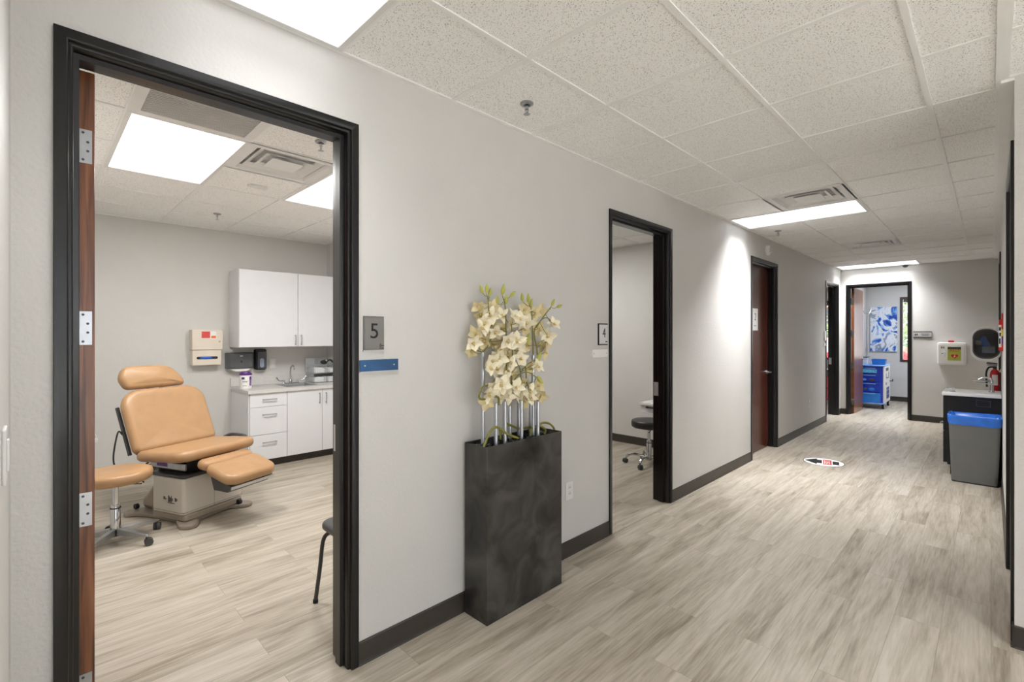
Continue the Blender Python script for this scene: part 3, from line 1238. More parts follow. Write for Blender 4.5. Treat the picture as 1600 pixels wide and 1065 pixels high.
# wall sign sticking out
r = thing('projecting_sign', 'narrow red and white fire sign projecting from the right wall', 'sign', (XR, 6.15, 1.49))
k = MB()
k.box(-.030, -.012, 0, .006, -.16, .12)
k.build('sign_white_panel', 'paper', r, smooth=0)
for z0, z1 in ((.07, .12), (-.16, -.13)):
    k = MB()
    k.box(-.0305, -.0115, -.001, .007, z0, z1)
    k.build('sign_red_end', 'red', r, smooth=0)
k = MB()
k.box(-.027, -.016, -.0012, 0, .02, .05)
k.box(-.025, -.015, -.0012, 0, -.03, .0)
k.box(-.027, -.018, -.0012, 0, -.10, -.05)
k.build('print_mark', 'ink', r, smooth=0)
for nm, z0, z1, m_ in (('red_band', .03, .175, 'red'), ('yellow_band', -.03, .03, 'yellow'), ('purple_band', -.10, -.03, 'purple'), ('red_foot', -.165, -.10, 'red')):
    k = MB()
    k.box(-.012, -.0005, -.003, .008, z0, z1)
    k.build(nm, m_, r, smooth=0)

# fire extinguisher
r = thing('fire_extinguisher', 'red fire extinguisher hanging on the right wall behind the sink', 'fire extinguisher', (.030, 7.48, .80))
k = MB()
k.lathe([(.001, 0), (.036, 0), (.040, .01), (.040, .24), (.034, .272), (.016, .295), (.001, .295)])
k.build('cylinder', 'red', r)
k = MB()
for rad_ in (.0404, .0412):
    k.rings([[(rad_ * math.cos(t), rad_ * math.sin(t), z) for t in [math.radians(235 + 7 * i) for i in range(11)]] for z in (.12, .235)], close=False, cap0=False, cap1=False)
k.build('paper_label', 'paper', r)
k = MB()
k.cyl((0, 0, .29), (0, 0, .33), .016, n=14)
k.box(-.06, .02, -.010, .010, .335, .345)
k.prism([(-.07, .352), (.02, .348), (.02, .362), (-.06, .372)], -.009, .009, 'y')
k.build('valve', 'charcoal', r, bevel=.002)
k = MB()
k.tube(spline([(-.01, -.01, .32), (-.05, -.03, .31), (-.068, -.03, .24), (-.062, -.02, .10)]), .009, 8)
k.build('hose', 'rubber', r)
k = MB()
k.box(-.105, -.065, -.02, -.018, .25, .33)
k.M = None
k.build('inspection_tag', 'beige', r, rot=(0, .5, 0), smooth=0)
k = MB()
k.box(.036, .0478, -.02, .02, .05, .25)
k.build('wall_bracket', 'charcoal', r, smooth=0)

# corridor sink unit
r = thing('sink_cabinet', 'small black sink cabinet against the right wall behind the bin', 'cabinet', (-.14, 7.10, 0))
k = MB()
k.box(-.165, .216, -.225, .225, 0, .10)
k.build('toe_kick', 'black_flat', r, smooth=0)
k = MB()
k.box(-.19, .216, -.23, .24, .10, .832)
k.build('cabinet_body', 'black_flat', r, smooth=0, bevel=.002)
for z0, z1, hz in ((.12, .45, .41), (.46, .82, .52)):
    k = MB()
    k.box(-.222, -.19, -.228, .238, z0, z1)
    q = k.build('cabinet_door', 'black_flat', r, smooth=0, bevel=.002)
    k = MB()
    k.tube([(-.222, -.16, hz), (-.25, -.16, hz), (-.25, -.02, hz), (-.222, -.02, hz)], .005, 8)
    k.build('door_handle', 'steel', q)
k = MB()
k.box(.03, .14, -.236, -.23, .735, .80)
k.build('vent_plate', 'charcoal', r, smooth=0, bevel=.002)
k = MB()
k.box(.038, .132, -.2375, -.236, .742, .793)
k.build('plate_face', 'black_flat', r, smooth=0)
r = thing('hand_basin', 'white moulded basin top on the small black cabinet', 'sink', (-.14, 7.10, .832))
k = MB()
ox0, ox1, oy0, oy1 = -.23, .216, -.27, .25
k.rings([[(x, y, z) for x, y in ((ox0, oy0), (ox1, oy0), (ox1, oy1), (ox0, oy1))] for z in (.0005, .036)] +
        [[(x, y, z) for x, y in ((-.17, -.19), (.09, -.19), (.09, .18), (-.17, .18))] for z in (.036,)] +
        [[(x, y, z) for x, y in ((-.13, -.14), (.05, -.14), (.05, .13), (-.13, .13))] for z in (.008,)])
k.build('basin', 'white', r, smooth=0, bevel=.006)
r = thing('faucet', 'chrome faucet with long lever handles on the corridor sink', 'faucet', (.005, 7.06, .868))
k = MB()
k.box(-.022, .022, -.07, .07, .0005, .014)
k.cyl((0, 0, .01), (0, 0, .13), .016, n=14)
k.tube(spline([(0, 0, .12), (-.01, 0, .15), (-.06, 0, .155), (-.10, 0, .13)]), .010, 10)
k.build('spout', 'chrome', r, bevel=.002)
for y, z in ((-.055, .095), (.055, .115)):
    k = MB()
    k.cyl((0, y, .012), (0, y, z), .009, n=10)
    k.tube([(.01, y, z), (-.08, y - .01, z + .006), (-.14, y - .01, z + .004)], [.007, .006, .005], 8)
    k.build('lever_handle', 'chrome', r)
r = thing('glass_dish', 'small clear dish on the left corner of the corridor sink', 'dish', (-.31, 7.05, .8682))
k = MB()
k.lathe([(.001, 0), (.03, 0), (.036, .03), (.033, .03), (.028, .004), (.001, .004)])
k.build('dish_bowl', 'clear', r)

# bin and liner
r = thing('waste_bin', 'tall grey waste bin in front of the black sink cabinet', 'bin', (-.118, 6.665, 0))
k = MB()


def rr_(w, h, z, q=.03):
    return [(x, y, z) for x, y in rrect(w, h, q, 4)]


k.rings([rr_(.325, .235, 0), rr_(.332, .24, .02), rr_(.372, .275, .62), rr_(.380, .284, .632), rr_(.380, .284, .655), rr_(.368, .268, .655), rr_(.32, .225, .03)])
k.build('bin_body', 'can', r)
k = MB()
k.rings([rr_(.322, .232, -.0001 + .0002), rr_(.334, .244, .012), rr_(.33, .24, .014)], cap1=True)
k.build('bin_foot', 'black_flat', r)
r = thing('bin_liner', 'bright blue plastic bag lining the grey waste bin', 'bin liner', (-.118, 6.665, .58))
k = MB()
rnd = random.Random(3)


def wob(w, h, z, a, dz=0, n=6):
    out = []
    for i, (x, y) in enumerate(rrect(w, h, .03, n)):
        j = a * math.sin(i * 2.3) + rnd.uniform(-a, a) * .6
        L = math.hypot(x, y)
        out.append((x * (1 + j / L), y * (1 + j / L), z + dz * math.sin(i * 1.7) + rnd.uniform(-dz, dz) * .6))
    return out


k.rings([wob(.376, .28, 0, .001, .004), wob(.386, .29, .03, .0015), wob(.390, .296, .06, .002), wob(.392, .30, .088, .001, .004), wob(.376, .284, .096, .003, .006), wob(.355, .255, .085, .006, .006), wob(.33, .23, .04, .012, .012),
         wob(.22, .13, .0, .015, .01), wob(.1, .06, -.03, .008, .01)], cap0=False)
k.build('bag', 'bag', r, smooth=60)

# ================================================================== PLANTER AND ORCHIDS
PX0, PX1, PY0, PY1, PH = -1.972, -1.796, 1.618, 2.212, .902
r = thing('tall_planter', 'tall dark brushed metal planter against the corridor wall', 'planter', ((PX0 + PX1) / 2, (PY0 + PY1) / 2, 0))
k = MB()
hx, hy = (PX1 - PX0) / 2, (PY1 - PY0) / 2


def q4(a, b_, z):
    return [(-a, -b_, z), (a, -b_, z), (a, b_, z), (-a, b_, z)]


k.rings([q4(hx, hy, 0), q4(hx, hy, PH), q4(hx - .006, hy - .006, PH), q4(hx - .006, hy - .006, PH - .06)])
k.build('planter_box', 'planter', r, smooth=0, bevel=.002)
k = MB()
rnd = random.Random(11)
for i in range(150):
    x, y = rnd.uniform(PX0 + .026, PX1 - .026), rnd.uniform(PY0 + .026, PY1 - .026)
    k.M = Matrix.Translation((x, y, PH - .05 + rnd.uniform(.0, .042))) @ Matrix.Rotation(rnd.uniform(0, 6), 4, 'Z') @ Matrix.Rotation(rnd.uniform(-.5, .5), 4, 'X')
    s_ = rnd.uniform(.8, 1.25)
    k.ball((0, 0, 0), (.017 * s_, .012 * s_, .009 * s_), 9, 6)
tag(k.build('pebbles', 'pebble'), 'shiny black pebbles filling the top of the tall planter', 'pebbles', kind='stuff')

# silver tubes
def OP(cx, cy, X):
    return onx(700 + cx / 3.55, 420 + cy / 3.55, X)


TB = [(193, 462, -1.90, 'tall silver tube at the left end of the planter'),
      (266, 742, -1.83, 'second silver tube from the left, short and thick in the planter'),
      (316, 735, -1.83, 'third silver tube from the left in the planter'),
      (343, 728, -1.92, 'fourth silver tube from the left, set back in the planter'),
      (394, 735, -1.92, 'thin silver tube at the back just right of the planter middle'),
      (408, 730, -1.84, 'silver tube in front just right of the planter middle'),
      (458, 640, -1.92, 'rear tube of the right hand cluster in the planter'),
      (473, 478, -1.86, 'tallest silver tube of the right hand cluster in the planter'),
      (499, 735, -1.83, 'rightmost short silver tube in the planter')]
for cx, cy, X, lab in TB:
    top = OP(cx, cy, X)
    k = MB()
    k.lathe([(.0105, 0), (.0105, top.z - PH + .05), (.0085, top.z - PH + .05), (.0085, top.z - PH - .05), (.001, top.z - PH - .05)], n=16)
    tag(k.build('silver_tube', 'tube', loc=(top.x, top.y, PH - .05)), lab, 'tube', 'silver tubes in the planter')


# flower meshes
def petal_rows(L, W, cup, n=6, m=4):
    rows = []
    for i in range(n + 1):
        t = i / n
        w = W * math.sin(PI * min(1, .12 + t * .88) ** .95) * (1 if t < .99 else .15) + .0012
        rows.append([(L * t, w * (j / m * 2 - 1), cup * (t ** 1.5) * L + .28 * abs(j / m * 2 - 1) ** 2 * w) for j in range(m + 1)])
    return rows


def flower_mesh(name, mm, seed):
    rnd = random.Random(seed)
    k = MB()
    for i in range(5):
        a = PI / 2 + 2 * PI * i / 5
        L, W = (.052, .014 + rnd.uniform(0, .004)) if i % 2 == 0 else (.047, .018 + rnd.uniform(0, .004))
        k.M = Matrix.Rotation(a + rnd.uniform(-.12, .12), 4, 'Z') @ Matrix.Rotation(-rnd.uniform(.0, .75), 4, 'Y') @ Matrix.Rotation(rnd.uniform(-.4, .4), 4, 'X') @ Matrix.Translation((.003, 0, 0))
        rows = petal_rows(L, W, rnd.uniform(-.4, .3))
        rows = [[(x, y, z + rnd.uniform(-.0022, .0022)) for x, y, z in q] for q in rows]
        k.rings(rows, close=False, cap0=False, cap1=False)
    me = k.build(name, mm, smooth=80)
    d = me.data
    bpy.data.objects.remove(me)
    return d


FM = [flower_mesh('flower', 'petal', i) for i in range(4)]
FB = [flower_mesh('flower', 'petal_back', i + 10) for i in range(3)]
k = MB()
k.ball((0, 0, .008), (.007, .008, .010), 8, 6)
k.M = Matrix.Rotation(-PI / 2, 4, 'Z') @ Matrix.Rotation(-.5, 4, 'Y')
k.rings(petal_rows(.022, .009, .5, 5, 4), close=False, cap0=False, cap1=False)
t_ = k.build('lip', 'lip', smooth=80)
LIP = t_.data
bpy.data.objects.remove(t_)
k = MB()
k.lathe([(.001, 0), (.006, .006), (.0095, .018), (.009, .03), (.005, .042), (.001, .05)], n=10)
t_ = k.build('bud', 'bud', smooth=80)
BUD = t_.data
bpy.data.objects.remove(t_)
frnd = random.Random(5)


def put_flower(parent, cx, cy, X, s=1.0, back=False):
    p = OP(cx, cy, X)
    n = Vector((.8, -.55, .05)) + Vector((frnd.uniform(-.3, .25), frnd.uniform(-.6, .7), frnd.uniform(-.6, .5)))
    q = n.to_track_quat('Z', 'Y')
    o = bpy.data.objects.new('flower', frnd.choice(FB if back else FM))
    COL.objects.link(o)
    o.parent = parent
    o.location = p - parent.location
    o.rotation_mode = 'QUATERNION'
    from mathutils import Quaternion
    o.rotation_quaternion = q @ Quaternion((0, 0, 1), frnd.uniform(-.6, .6))
    o.scale = (s, s, s)
    l = bpy.data.objects.new('lip', LIP)
    COL.objects.link(l)
    l.parent = o
    return p


def put_bud(parent, cx, cy, X, ang, s=1.0):
    p = OP(cx, cy, X)
    o = bpy.data.objects.new('bud', BUD)
    COL.objects.link(o)
    o.parent = parent
    d = Vector((.1, math.sin(ang), math.cos(ang)))
    o.rotation_mode = 'QUATERNION'
    o.rotation_quaternion = d.to_track_quat('Z', 'Y')
    o.scale = (s, s, s)
    o.location = p - d.normalized() * .022 * s - parent.location
    return p - d.normalized() * .02 * s


def orchid(label, X, stem, flowers, buds=(), extra=(), backs=(), rad=.0045):
    base = OP(*stem[0], X)
    r = thing('orchid_stem', label, 'orchid', base, 0, 'artificial orchid stems in the planter')
    S = [OP(a, b_, X) - base for a, b_ in stem]
    sp = spline(S, 7)
    k = MB()
    k.tube(sp, [rad * (1 - .4 * i / len(sp)) for i in range(len(sp))], 8)
    for br_ in extra:
        e = spline([OP(a, b_, X) - base for a, b_ in br_], 6)
        k.tube(e, [rad * .8 * (1 - .35 * i / len(e)) for i in range(len(e))], 7)

    def twig(p):
        p = p - base
        c = min(sp, key=lambda q: (q - p).length)
        c = min(sp, key=lambda q: abs((q - p).length - .04) + .4 * (q - p).length)
        mid = (p + c) / 2 + Vector((0, 0, -.008))
        if (p - c).length > .006:
            k.tube([c, mid, p], .0018, 6)
    for f_ in flowers:
        p = put_flower(r, f_[0], f_[1], X + (f_[2] if len(f_) > 2 else frnd.uniform(-.01, .04)), frnd.uniform(.92, 1.12))
        twig(p)
    for f_ in backs:
        p = put_flower(r, f_[0], f_[1], max(-1.94, X - .03 + frnd.uniform(-.02, .01)), frnd.uniform(.85, 1.05), True)
        twig(p)
    for b_ in buds:
        p = put_bud(r, b_[0], b_[1], X, b_[2], b_[3] if len(b_) > 3 else 1)
        twig(p)
    k.build('stem', 'stem', r)


orchid('leftmost orchid stem with three green buds leaning left at the top', -1.90,
       [(193, 520), (196, 462), (222, 425), (241, 370), (242, 300), (226, 225), (223, 150)],
       [(182, 330), (205, 300), (143, 408), (268, 348), (235, 262)], [(186, 115, -.5), (215, 112, .0, 1.1), (233, 132, .15)],
       [[(196, 462), (165, 452), (145, 425)]], [(170, 205), (130, 452), (178, 250), (255, 420), (150, 360)])
orchid('orchid stem with three green buds at the top left of centre', -1.88,
       [(318, 760), (322, 600), (325, 470), (322, 330), (318, 215), (303, 150)],
       [(292, 258), (345, 300)], [(305, 118, .12, 1.25), (357, 140, .9, 1.1), (322, 172, -.1, 1.1), (276, 175, -.15)],
       [], [(250, 212), (300, 330), (230, 330), (290, 420), (270, 470), (200, 400)])
orchid('orchid stem with large open flowers in the middle of the bunch', -1.86,
       [(343, 760), (352, 640), (358, 480), (356, 380), (352, 310)],
       [(365, 265), (398, 280), (378, 395), (392, 425), (330, 395)], [], [], [(300, 440), (330, 480), (420, 330), (400, 450)])
orchid('upright orchid stem right of centre ending in two green buds', -1.87,
       [(473, 520), (473, 478), (468, 330), (464, 210)],
       [(438, 300)], [(412, 160, -.25, 1.1), (446, 165, -.2, 1.15), (462, 190, .1), (442, 390, .3, 1.4)],
       [], [(425, 225), (480, 250), (512, 240), (440, 260), (500, 330), (430, 420), (520, 420)])
orchid('rightmost orchid stem bending right with two white flowers', -1.85,
       [(497, 520), (495, 450), (478, 345), (515, 285), (570, 212)],
       [(586, 308), (556, 372)], [(582, 188, .5), (617, 207, 1.25, 1.05)],
       [[(490, 325), (520, 280), (552, 272), (580, 300)], [(494, 430), (512, 402), (548, 392)]], [(535, 460), (545, 400)])
orchid('orchid stem with the wide cream cluster at mid height', -1.84,
       [(408, 780), (406, 700), (402, 580), (380, 520), (300, 500)],
       [(248, 508), (285, 490), (232, 545), (345, 520), (400, 498), (275, 545)], [(502, 495, .4, 1.45)],
       [[(402, 575), (440, 530), (490, 505)]], [(330, 560), (360, 580), (450, 540)])
orchid('looping orchid stem low on the left with a large cream bloom', -1.83,
       [(283, 755), (278, 712), (240, 708), (195, 722), (172, 712), (182, 670), (205, 647), (250, 645), (292, 655)],
       [(305, 600), (296, 640), (240, 660), (225, 690), (300, 692), (330, 705)], [], [], [(215, 735), (270, 620)], .0065)
orchid('low orchid stem right of centre with hanging cream blooms', -1.84,
       [(499, 760), (498, 735), (478, 700), (440, 640), (432, 560), (428, 500)],
       [(378, 655), (370, 700), (400, 680), (452, 680), (450, 715), (495, 540)], [(508, 612, 2.4, 1.25)],
       [[(350, 640), (390, 590), (440, 572), (490, 600)]], [(420, 735), (500, 650), (515, 700), (470, 640), (400, 620)])

# curled green roots
RT = [([(198, 985), (225, 920), (255, 880), (290, 885), (330, 915), (388, 938)], -1.815, 'curled green stem arching out of the pebbles at the planter front'),
      ([(290, 945), (292, 915), (288, 885)], -1.86, 'short green stem upright in the pebbles left of centre'),
      ([(330, 858), (360, 872), (395, 885), (470, 880), (478, 920)], -1.91, 'curled green stem lying along the back of the planter'),
      ([(455, 930), (470, 880), (510, 872), (540, 890), (536, 915)], -1.86, 'curled green stem beside the right hand tube cluster'),
      ([(490, 880), (520, 855), (555, 855), (582, 875), (597, 908)], -1.87, 'curled green stem bending over the right end of the planter')]
for pts, X, lab in RT:
    S = [OP(a, b_, X) for a, b_ in pts]
    k = MB()
    k.tube(spline([p - S[0] for p in S], 6), .0065, 8)
    tag(k.build('curled_stem', 'stem', loc=S[0]), lab, 'plant stem', 'curled green stems in the planter')

# ================================================================== EXAM ROOM
# ---- exam chair (local x = towards the foot end, y = across, z = up)
r = thing('exam_chair', 'tan reclining medical exam chair on a putty pedestal in the first room', 'exam chair', (-4.745, .925, 0), math.atan2(.405, .914))
CH = r
# foot plate
k = MB()
fo = [(-.43, -.30), (-.36, -.325), (-.25, -.26), (.15, -.25), (.26, -.29), (.36, -.335), (.43, -.31), (.445, -.25), (.39, -.19), (.33, -.13), (.31, .13), (.37, .19), (.43, .25), (.42, .32), (.35, .335), (.25, .29), (.15, .25), (-.25, .26), (-.36, .325), (-.43, .30), (-.44, .25), (-.40, .15), (-.40, -.15), (-.44, -.25)]
fo = [(p.x * .90, p.y * .90) for p in spline([(a, b_, 0) for a, b_ in fo + [fo[0]]], 4)[:-1]]
k.prism(fo, .002, .034)
k.build('foot_plate', 'taupe', r, bevel=.008)
k = MB()
k.prism(rrect(.39, .50, .03, cx=.117), .034, .085)
k.build('plinth', 'taupe', r, bevel=.01)
k = MB()
k.prism([(-.34, .034), (-.07, .034), (-.07, .27), (-.20, .25), (-.29, .15), (-.34, .13)], -.17, .17, 'y')
k.build('rear_lift_cover', 'taupe', r, bevel=.04)
k = MB()
k.prism(rrect(.36, .51, .025, cx=.117), .085, .365)
k.build('pedestal', 'base_white', r, bevel=.006)
k = MB()
k.box(.2955, .298, -.0015, .0015, .09, .362)
k.build('panel_seam', 'taupe', r, smooth=0)
k = MB()
k.box(-.0645, .2985, -.2565, .2565, .10, .104)
k.build('pedestal_rib', 'taupe', r, smooth=0)
k = MB()
for x, z, w, h_ in ((.085, .205, .018, .022), (.108, .205, .008, .012), (.14, .19, .006, .05), (.15, .19, .004, .045), (.158, .195, .012, .03), (.172, .19, .006, .048), (.182, .20, .008, .02), (.215, .20, .012, .028), (.23, .205, .010, .018), (.135, .182, .075, .004)):
    k.box(x - .01, x + w - .01, -.2572, -.2545, z - .015, z + h_ - .015)
k.build('maker_mark', 'charcoal', r, smooth=0)
k = MB()
k.prism(rrect(.39, .53, .03, cx=.117), .366, .392)
k.build('top_tray', 'charcoal', r, bevel=.006)
k = MB()
k.box(-.08, .25, -.20, .20, .392, .485)
k.build('lift_frame', 'black_flat', r, bevel=.006)
for y in (-.235, .235):
    k = MB()
    k.box(-.10, .30, y - .008, y + .008, .425, .475)
    k.build('seat_rail', 'steel', r, bevel=.003)
k = MB()
k.box(-.02, .10, -.246, -.243, .44, .468)
k.build('purple_tag', 'purple', r, smooth=0)
# seat
k = MB()
k.M = Matrix.Translation((.13, 0, .49)) @ Matrix.Rotation(math.radians(-4), 4, 'Y')
k.pad(dense(rrect(.54, .68, (.05, .10, .10, .05), 6)), .085, .04, .012)
k.build('seat', 'tan', r, smooth=70)
# backrest plane: local x across, y up along the back, z outwards (towards the sitter)
ang = math.atan2(.48, .21)
BM = Matrix(((0, -math.cos(ang), math.sin(ang), -.135), (1, 0, 0, 0), (0, math.sin(ang), math.cos(ang), .53), (0, 0, 0, 1)))
k = MB()
k.M = BM
k.pad(dense(rrect(.68, .53, (.05, .05, .15, .15), 7, cy=.265)), .085, .04, -.014, z0=-.045)
k.build('backrest', 'tan', r, smooth=70)
k = MB()
k.M = BM
k.prism(rrect(.60, .44, .04, cy=.22), -.062, -.046)
k.box(-.335, -.318, .02, .42, -.085, -.06)
k.box(.318, .335, .02, .42, -.085, -.06)
k.build('back_plate', 'charcoal', r)
# headrest
def roundpoly(pts, rad, n=6):
    out = []
    for i, p in enumerate(pts):
        p, a, c = Vector(p), Vector(pts[i - 1]), Vector(pts[(i + 1) % len(pts)])
        r0 = rad[i] if isinstance(rad, (list, tuple)) else rad
        u, w = (a - p).normalized(), (c - p).normalized()
        for j in range(n + 1):
            t = j / n
            q = (p + u * r0) * (1 - t) ** 2 + p * 2 * t * (1 - t) + (p + w * r0) * t * t
            out.append((q.x, q.y))
    return out


hp2 = dense(roundpoly([(-.265, .0), (.205, .0), (.205, .055), (.105, .195), (-.265, .195), (-.30, .09)], [.04, .03, .03, .09, .07, .03]))
HMt = BM @ Matrix.Translation((-.01, .545, -.05)) @ Matrix.Rotation(math.radians(6), 4, 'X')
k = MB()
k.M = HMt
k.pad(hp2, .085, .036, .012)
k.build('headrest', 'tan', r, smooth=70)
k = MB()
k.M = BM
for x in (-.06, .04):
    k.box(x - .01, x + .01, .40, .62, -.075, -.062)
k.build('headrest_bar', 'steel', r, smooth=0)
# leg rest
k = MB()
k.M = Matrix.Translation((.425, 0, .432)) @ Matrix.Rotation(math.radians(9), 4, 'Y')
k.pad(dense(rrect(.13, .44, .055, 6)), .075, .036, .006)
k.build('leg_cushion', 'tan', r, smooth=70)
LR = Matrix.Translation((.605, 0, .372)) @ Matrix.Rotation(math.radians(17), 4, 'Y')
k = MB()
k.M = LR
k.pad(dense(rrect(.29, .45, (.05, .09, .09, .05), 6)), .085, .04, .012)
k.build('foot_cushion', 'tan', r, smooth=70)
k = MB()
k.M = LR
k.rings([[(-.11, -.19, 0), (.13, -.19, 0), (.13, .19, 0), (-.11, .19, 0)], [(-.05, -.18, -.105), (.09, -.18, -.065), (.09, .18, -.065), (-.05, .18, -.105)]])
k.build('footrest_tray', 'charcoal', r, bevel=.006)
k = MB()
k.M = LR
k.box(.128, .136, -.19, .19, -.022, .002)
k.build('tray_edge', 'silver', r, smooth=0)
k = MB()
k.tube([(.27, 0, .34), (.42, 0, .34), (.53, 0, .33)], .03, 10)
k.build('leg_arm', 'black_flat', r)
# arm rail at the far side and cable
k = MB()
k.tube(spline([(-.06, .36, .54), (.0, .39, .565), (.16, .39, .565), (.21, .375, .535)]), .014, 8)
k.build('side_rail', 'charcoal', r)
k = MB()
k.tube(spline([BM @ Vector((-.33, .20, -.09)), (-.30, -.36, .70), (-.32, -.38, .52), (-.40, -.32, .40), (-.42, -.25, .30)]), .006, 8)
k.build('cable', 'rubber', r)
k = MB()
k.tube(spline([(-.15, -.20, .46), (-.20, -.25, .40), (-.20, -.255, .33), (-.17, -.25, .29)]), .006, 8)
k.build('cord', 'rubber', r)
for x, y in ((.33, .20), (-.36, -.19)):
    k = MB()
    k.cyl((x, y - .012, .055), (x, y + .012, .055), .021, n=16)
    k.build('transport_wheel', 'rubber', r)


# ---- stools
def stool(loc, rz, name, label, seat_m, seat_r, seat_z, leg_m, arch, base_r=.26, seat_h=.075):
    r = thing(name, label, 'stool', loc, rz)
    k = MB()
    e = .025
    k.lathe([(.001, seat_z - seat_h), (seat_r - .02, seat_z - seat_h), (seat_r - .004, seat_z - seat_h + .012), (seat_r, seat_z - seat_h + .03), (seat_r, seat_z - e), (seat_r - .007, seat_z - .007), (seat_r - .025, seat_z), (.06, seat_z + .006), (.001, seat_z + .006)], n=48)
    k.build('seat', seat_m, r, smooth=50)
    k = MB()
    k.lathe([(.001, seat_z - seat_h - .02), (.07, seat_z - seat_h - .02), (.09, seat_z - seat_h), (.001, seat_z - seat_h)])
    k.build('seat_plate', 'charcoal', r)
    k = MB()
    k.lathe([(.001, .10), (.030, .10), (.030, .24), (.027, .245), (.027, .27), (.018, .272), (.018, seat_z - seat_h - .015), (.001, seat_z - seat_h - .015)])
    k.build('gas_column', 'chrome', r)
    k = MB()
    k.lathe([(.0301, .245), (.032, .245), (.032, .252), (.0301, .252), (.0301, .245)])
    k.build('column_collar', 'rubber', r)
    k = MB()
    k.lathe([(.001, .055), (.036, .055), (.042, .075), (.04, .10), (.001, .105)])
    k.build('hub', 'black_flat' if not arch else 'chrome', r)
    k = MB()
    k.tube(spline([(.0, .03, seat_z - seat_h - .012), (.09, .05, seat_z - seat_h - .03), (.15, .06, seat_z - seat_h - .028)]), .006, 8)
    k.build('height_lever', 'chrome', r)
    for i in range(5):
        a = 2 * PI * i / 5
        ca_, sa_ = math.cos(a), math.sin(a)
        k = MB()
        if arch:
            k.tube(spline([(.03 * ca_, .03 * sa_, .085), (.15 * ca_, .15 * sa_, .105), (.215 * ca_, .215 * sa_, .098), (base_r * ca_, base_r * sa_, .062)]), [.015] * 19, 10)
        else:
            k.M = Matrix.Rotation(a, 4, 'Z')
            k.rings([[(.03, -.020, .06), (.03, .020, .06), (.03, .020, .105), (.03, -.020, .105)],
                     [(base_r, -.012, .062), (base_r, .012, .062), (base_r, .012, .082), (base_r, -.012, .082)],
                     [(base_r + .014, -.010, .064), (base_r + .014, .010, .064), (base_r + .014, .010, .078), (base_r + .014, -.010, .078)]])
        lg = k.build('leg', leg_m, r, smooth=30, bevel=0 if arch else .003)
        k = MB()
        cx_, cy_ = base_r * ca_, base_r * sa_
        k.cyl((cx_, cy_, .03), (cx_, cy_, .066), .006, n=8)
        t = a + .9
        k.M = Matrix.Translation((cx_ + .012 * math.cos(t), cy_ + .012 * math.sin(t), .0262)) @ Matrix.Rotation(t, 4, 'Z')
        for y in (-.013, .013):
            k.cyl((0, y - .008, 0), (0, y + .008, 0), .026, n=16)
        k.build('caster', 'charcoal', lg)
    return r


stool((-4.383, .413, 0), math.atan2(.561 - .413, -4.17 + 4.383), 'rolling_stool', 'round tan rolling stool in front of the tan exam chair', 'tan', .216, .512, 'steel', False)
stool((-2.749, 4.95, 0), math.atan2(4.70 - 4.95, -2.718 + 2.749), 'rolling_stool', 'round black rolling stool with chrome base in the second room', 'black_soft', .195, .508, 'chrome', True, .255, .085)

# ---- visitor chair behind the door jamb (faces -x, back against the corridor wall)
r = thing('visitor_chair', 'black visitor chair partly hidden behind the first door jamb', 'chair', (-2.40, 1.36, 0))
k = MB()
k.M = Matrix.Translation((-.0, 0, .405))
k.pad(dense(rrect(.45, .50, (.07, .05, .05, .07), 6)), .045, .02, .004)
k.build('seat', 'charcoal', r, smooth=70)
k = MB()
k.M = Matrix.Translation((.195, 0, .50)) @ Matrix.Rotation(math.radians(95), 4, 'Y') @ Matrix.Diagonal((-1, 1, 1, 1))
k.pad(dense(rrect(.36, .46, .07, 6, cx=.19)), .035, .016, .004)
k.build('backrest', 'charcoal', r, smooth=70)
for y in (-1, 1):
    k = MB()
    k.tube(spline([(-.225, .262 * y, .011), (-.205, .245 * y, .20), (-.19, .235 * y, .34), (-.165, .215 * y, .385), (-.10, .20 * y, .395), (.10, .20 * y, .395)], 6), .011, 10)
    k.build('leg', 'charcoal', r)
    k = MB()
    k.tube(spline([(.215, .24 * y, .011), (.19, .235 * y, .22), (.17, .22 * y, .38), (.19, .20 * y, .55), (.205, .20 * y, .80)], 6), .011, 10)
    k.build('leg', 'charcoal', r)
    for x in (-.225, .215):
        k = MB()
        k.cyl((x, (.262 if x < 0 else .24) * y, 0), (x, (.262 if x < 0 else .24) * y, .018), .014, n=12)
        k.build('foot_cap', 'rubber', r)


# ---- cabinets
def bar_handle(parent, p0, p1, out):
    p0, p1, out = Vector(p0), Vector(p1), Vector(out)
    k = MB()
    d = (p1 - p0).normalized()
    k.tube([p0 + out * .001, p0 + out * .028], .0048, 8)
    k.tube([p1 + out * .001, p1 + out * .028], .0048, 8)
    k.tube([p0 + out * .028 - d * .008, p1 + out * .028 + d * .008], .0055, 10)
    return k.build('handle', 'steel', parent)


XF = -5.68
# wall cabinet
r = thing('wall_cabinet', 'white two door wall cabinet above the exam room counter', 'cabinet', (XB, 1.63, 1.33))
k = MB()
k.box(.001, .362, 0, 1.30, 0, .885)
k.build('cabinet_body', 'cabinet', r, smooth=0)
for y0, y1, hy_ in ((.003, .643, .612), (.648, 1.297, .680)):
    k = MB()
    k.box(.362, .380, y0, y1, .002, .883)
    d = k.build('cabinet_door', 'cabinet', r, smooth=0, bevel=.0015)
    bar_handle(d, (.380, hy_, .03), (.380, hy_, .135), (1, 0, 0))
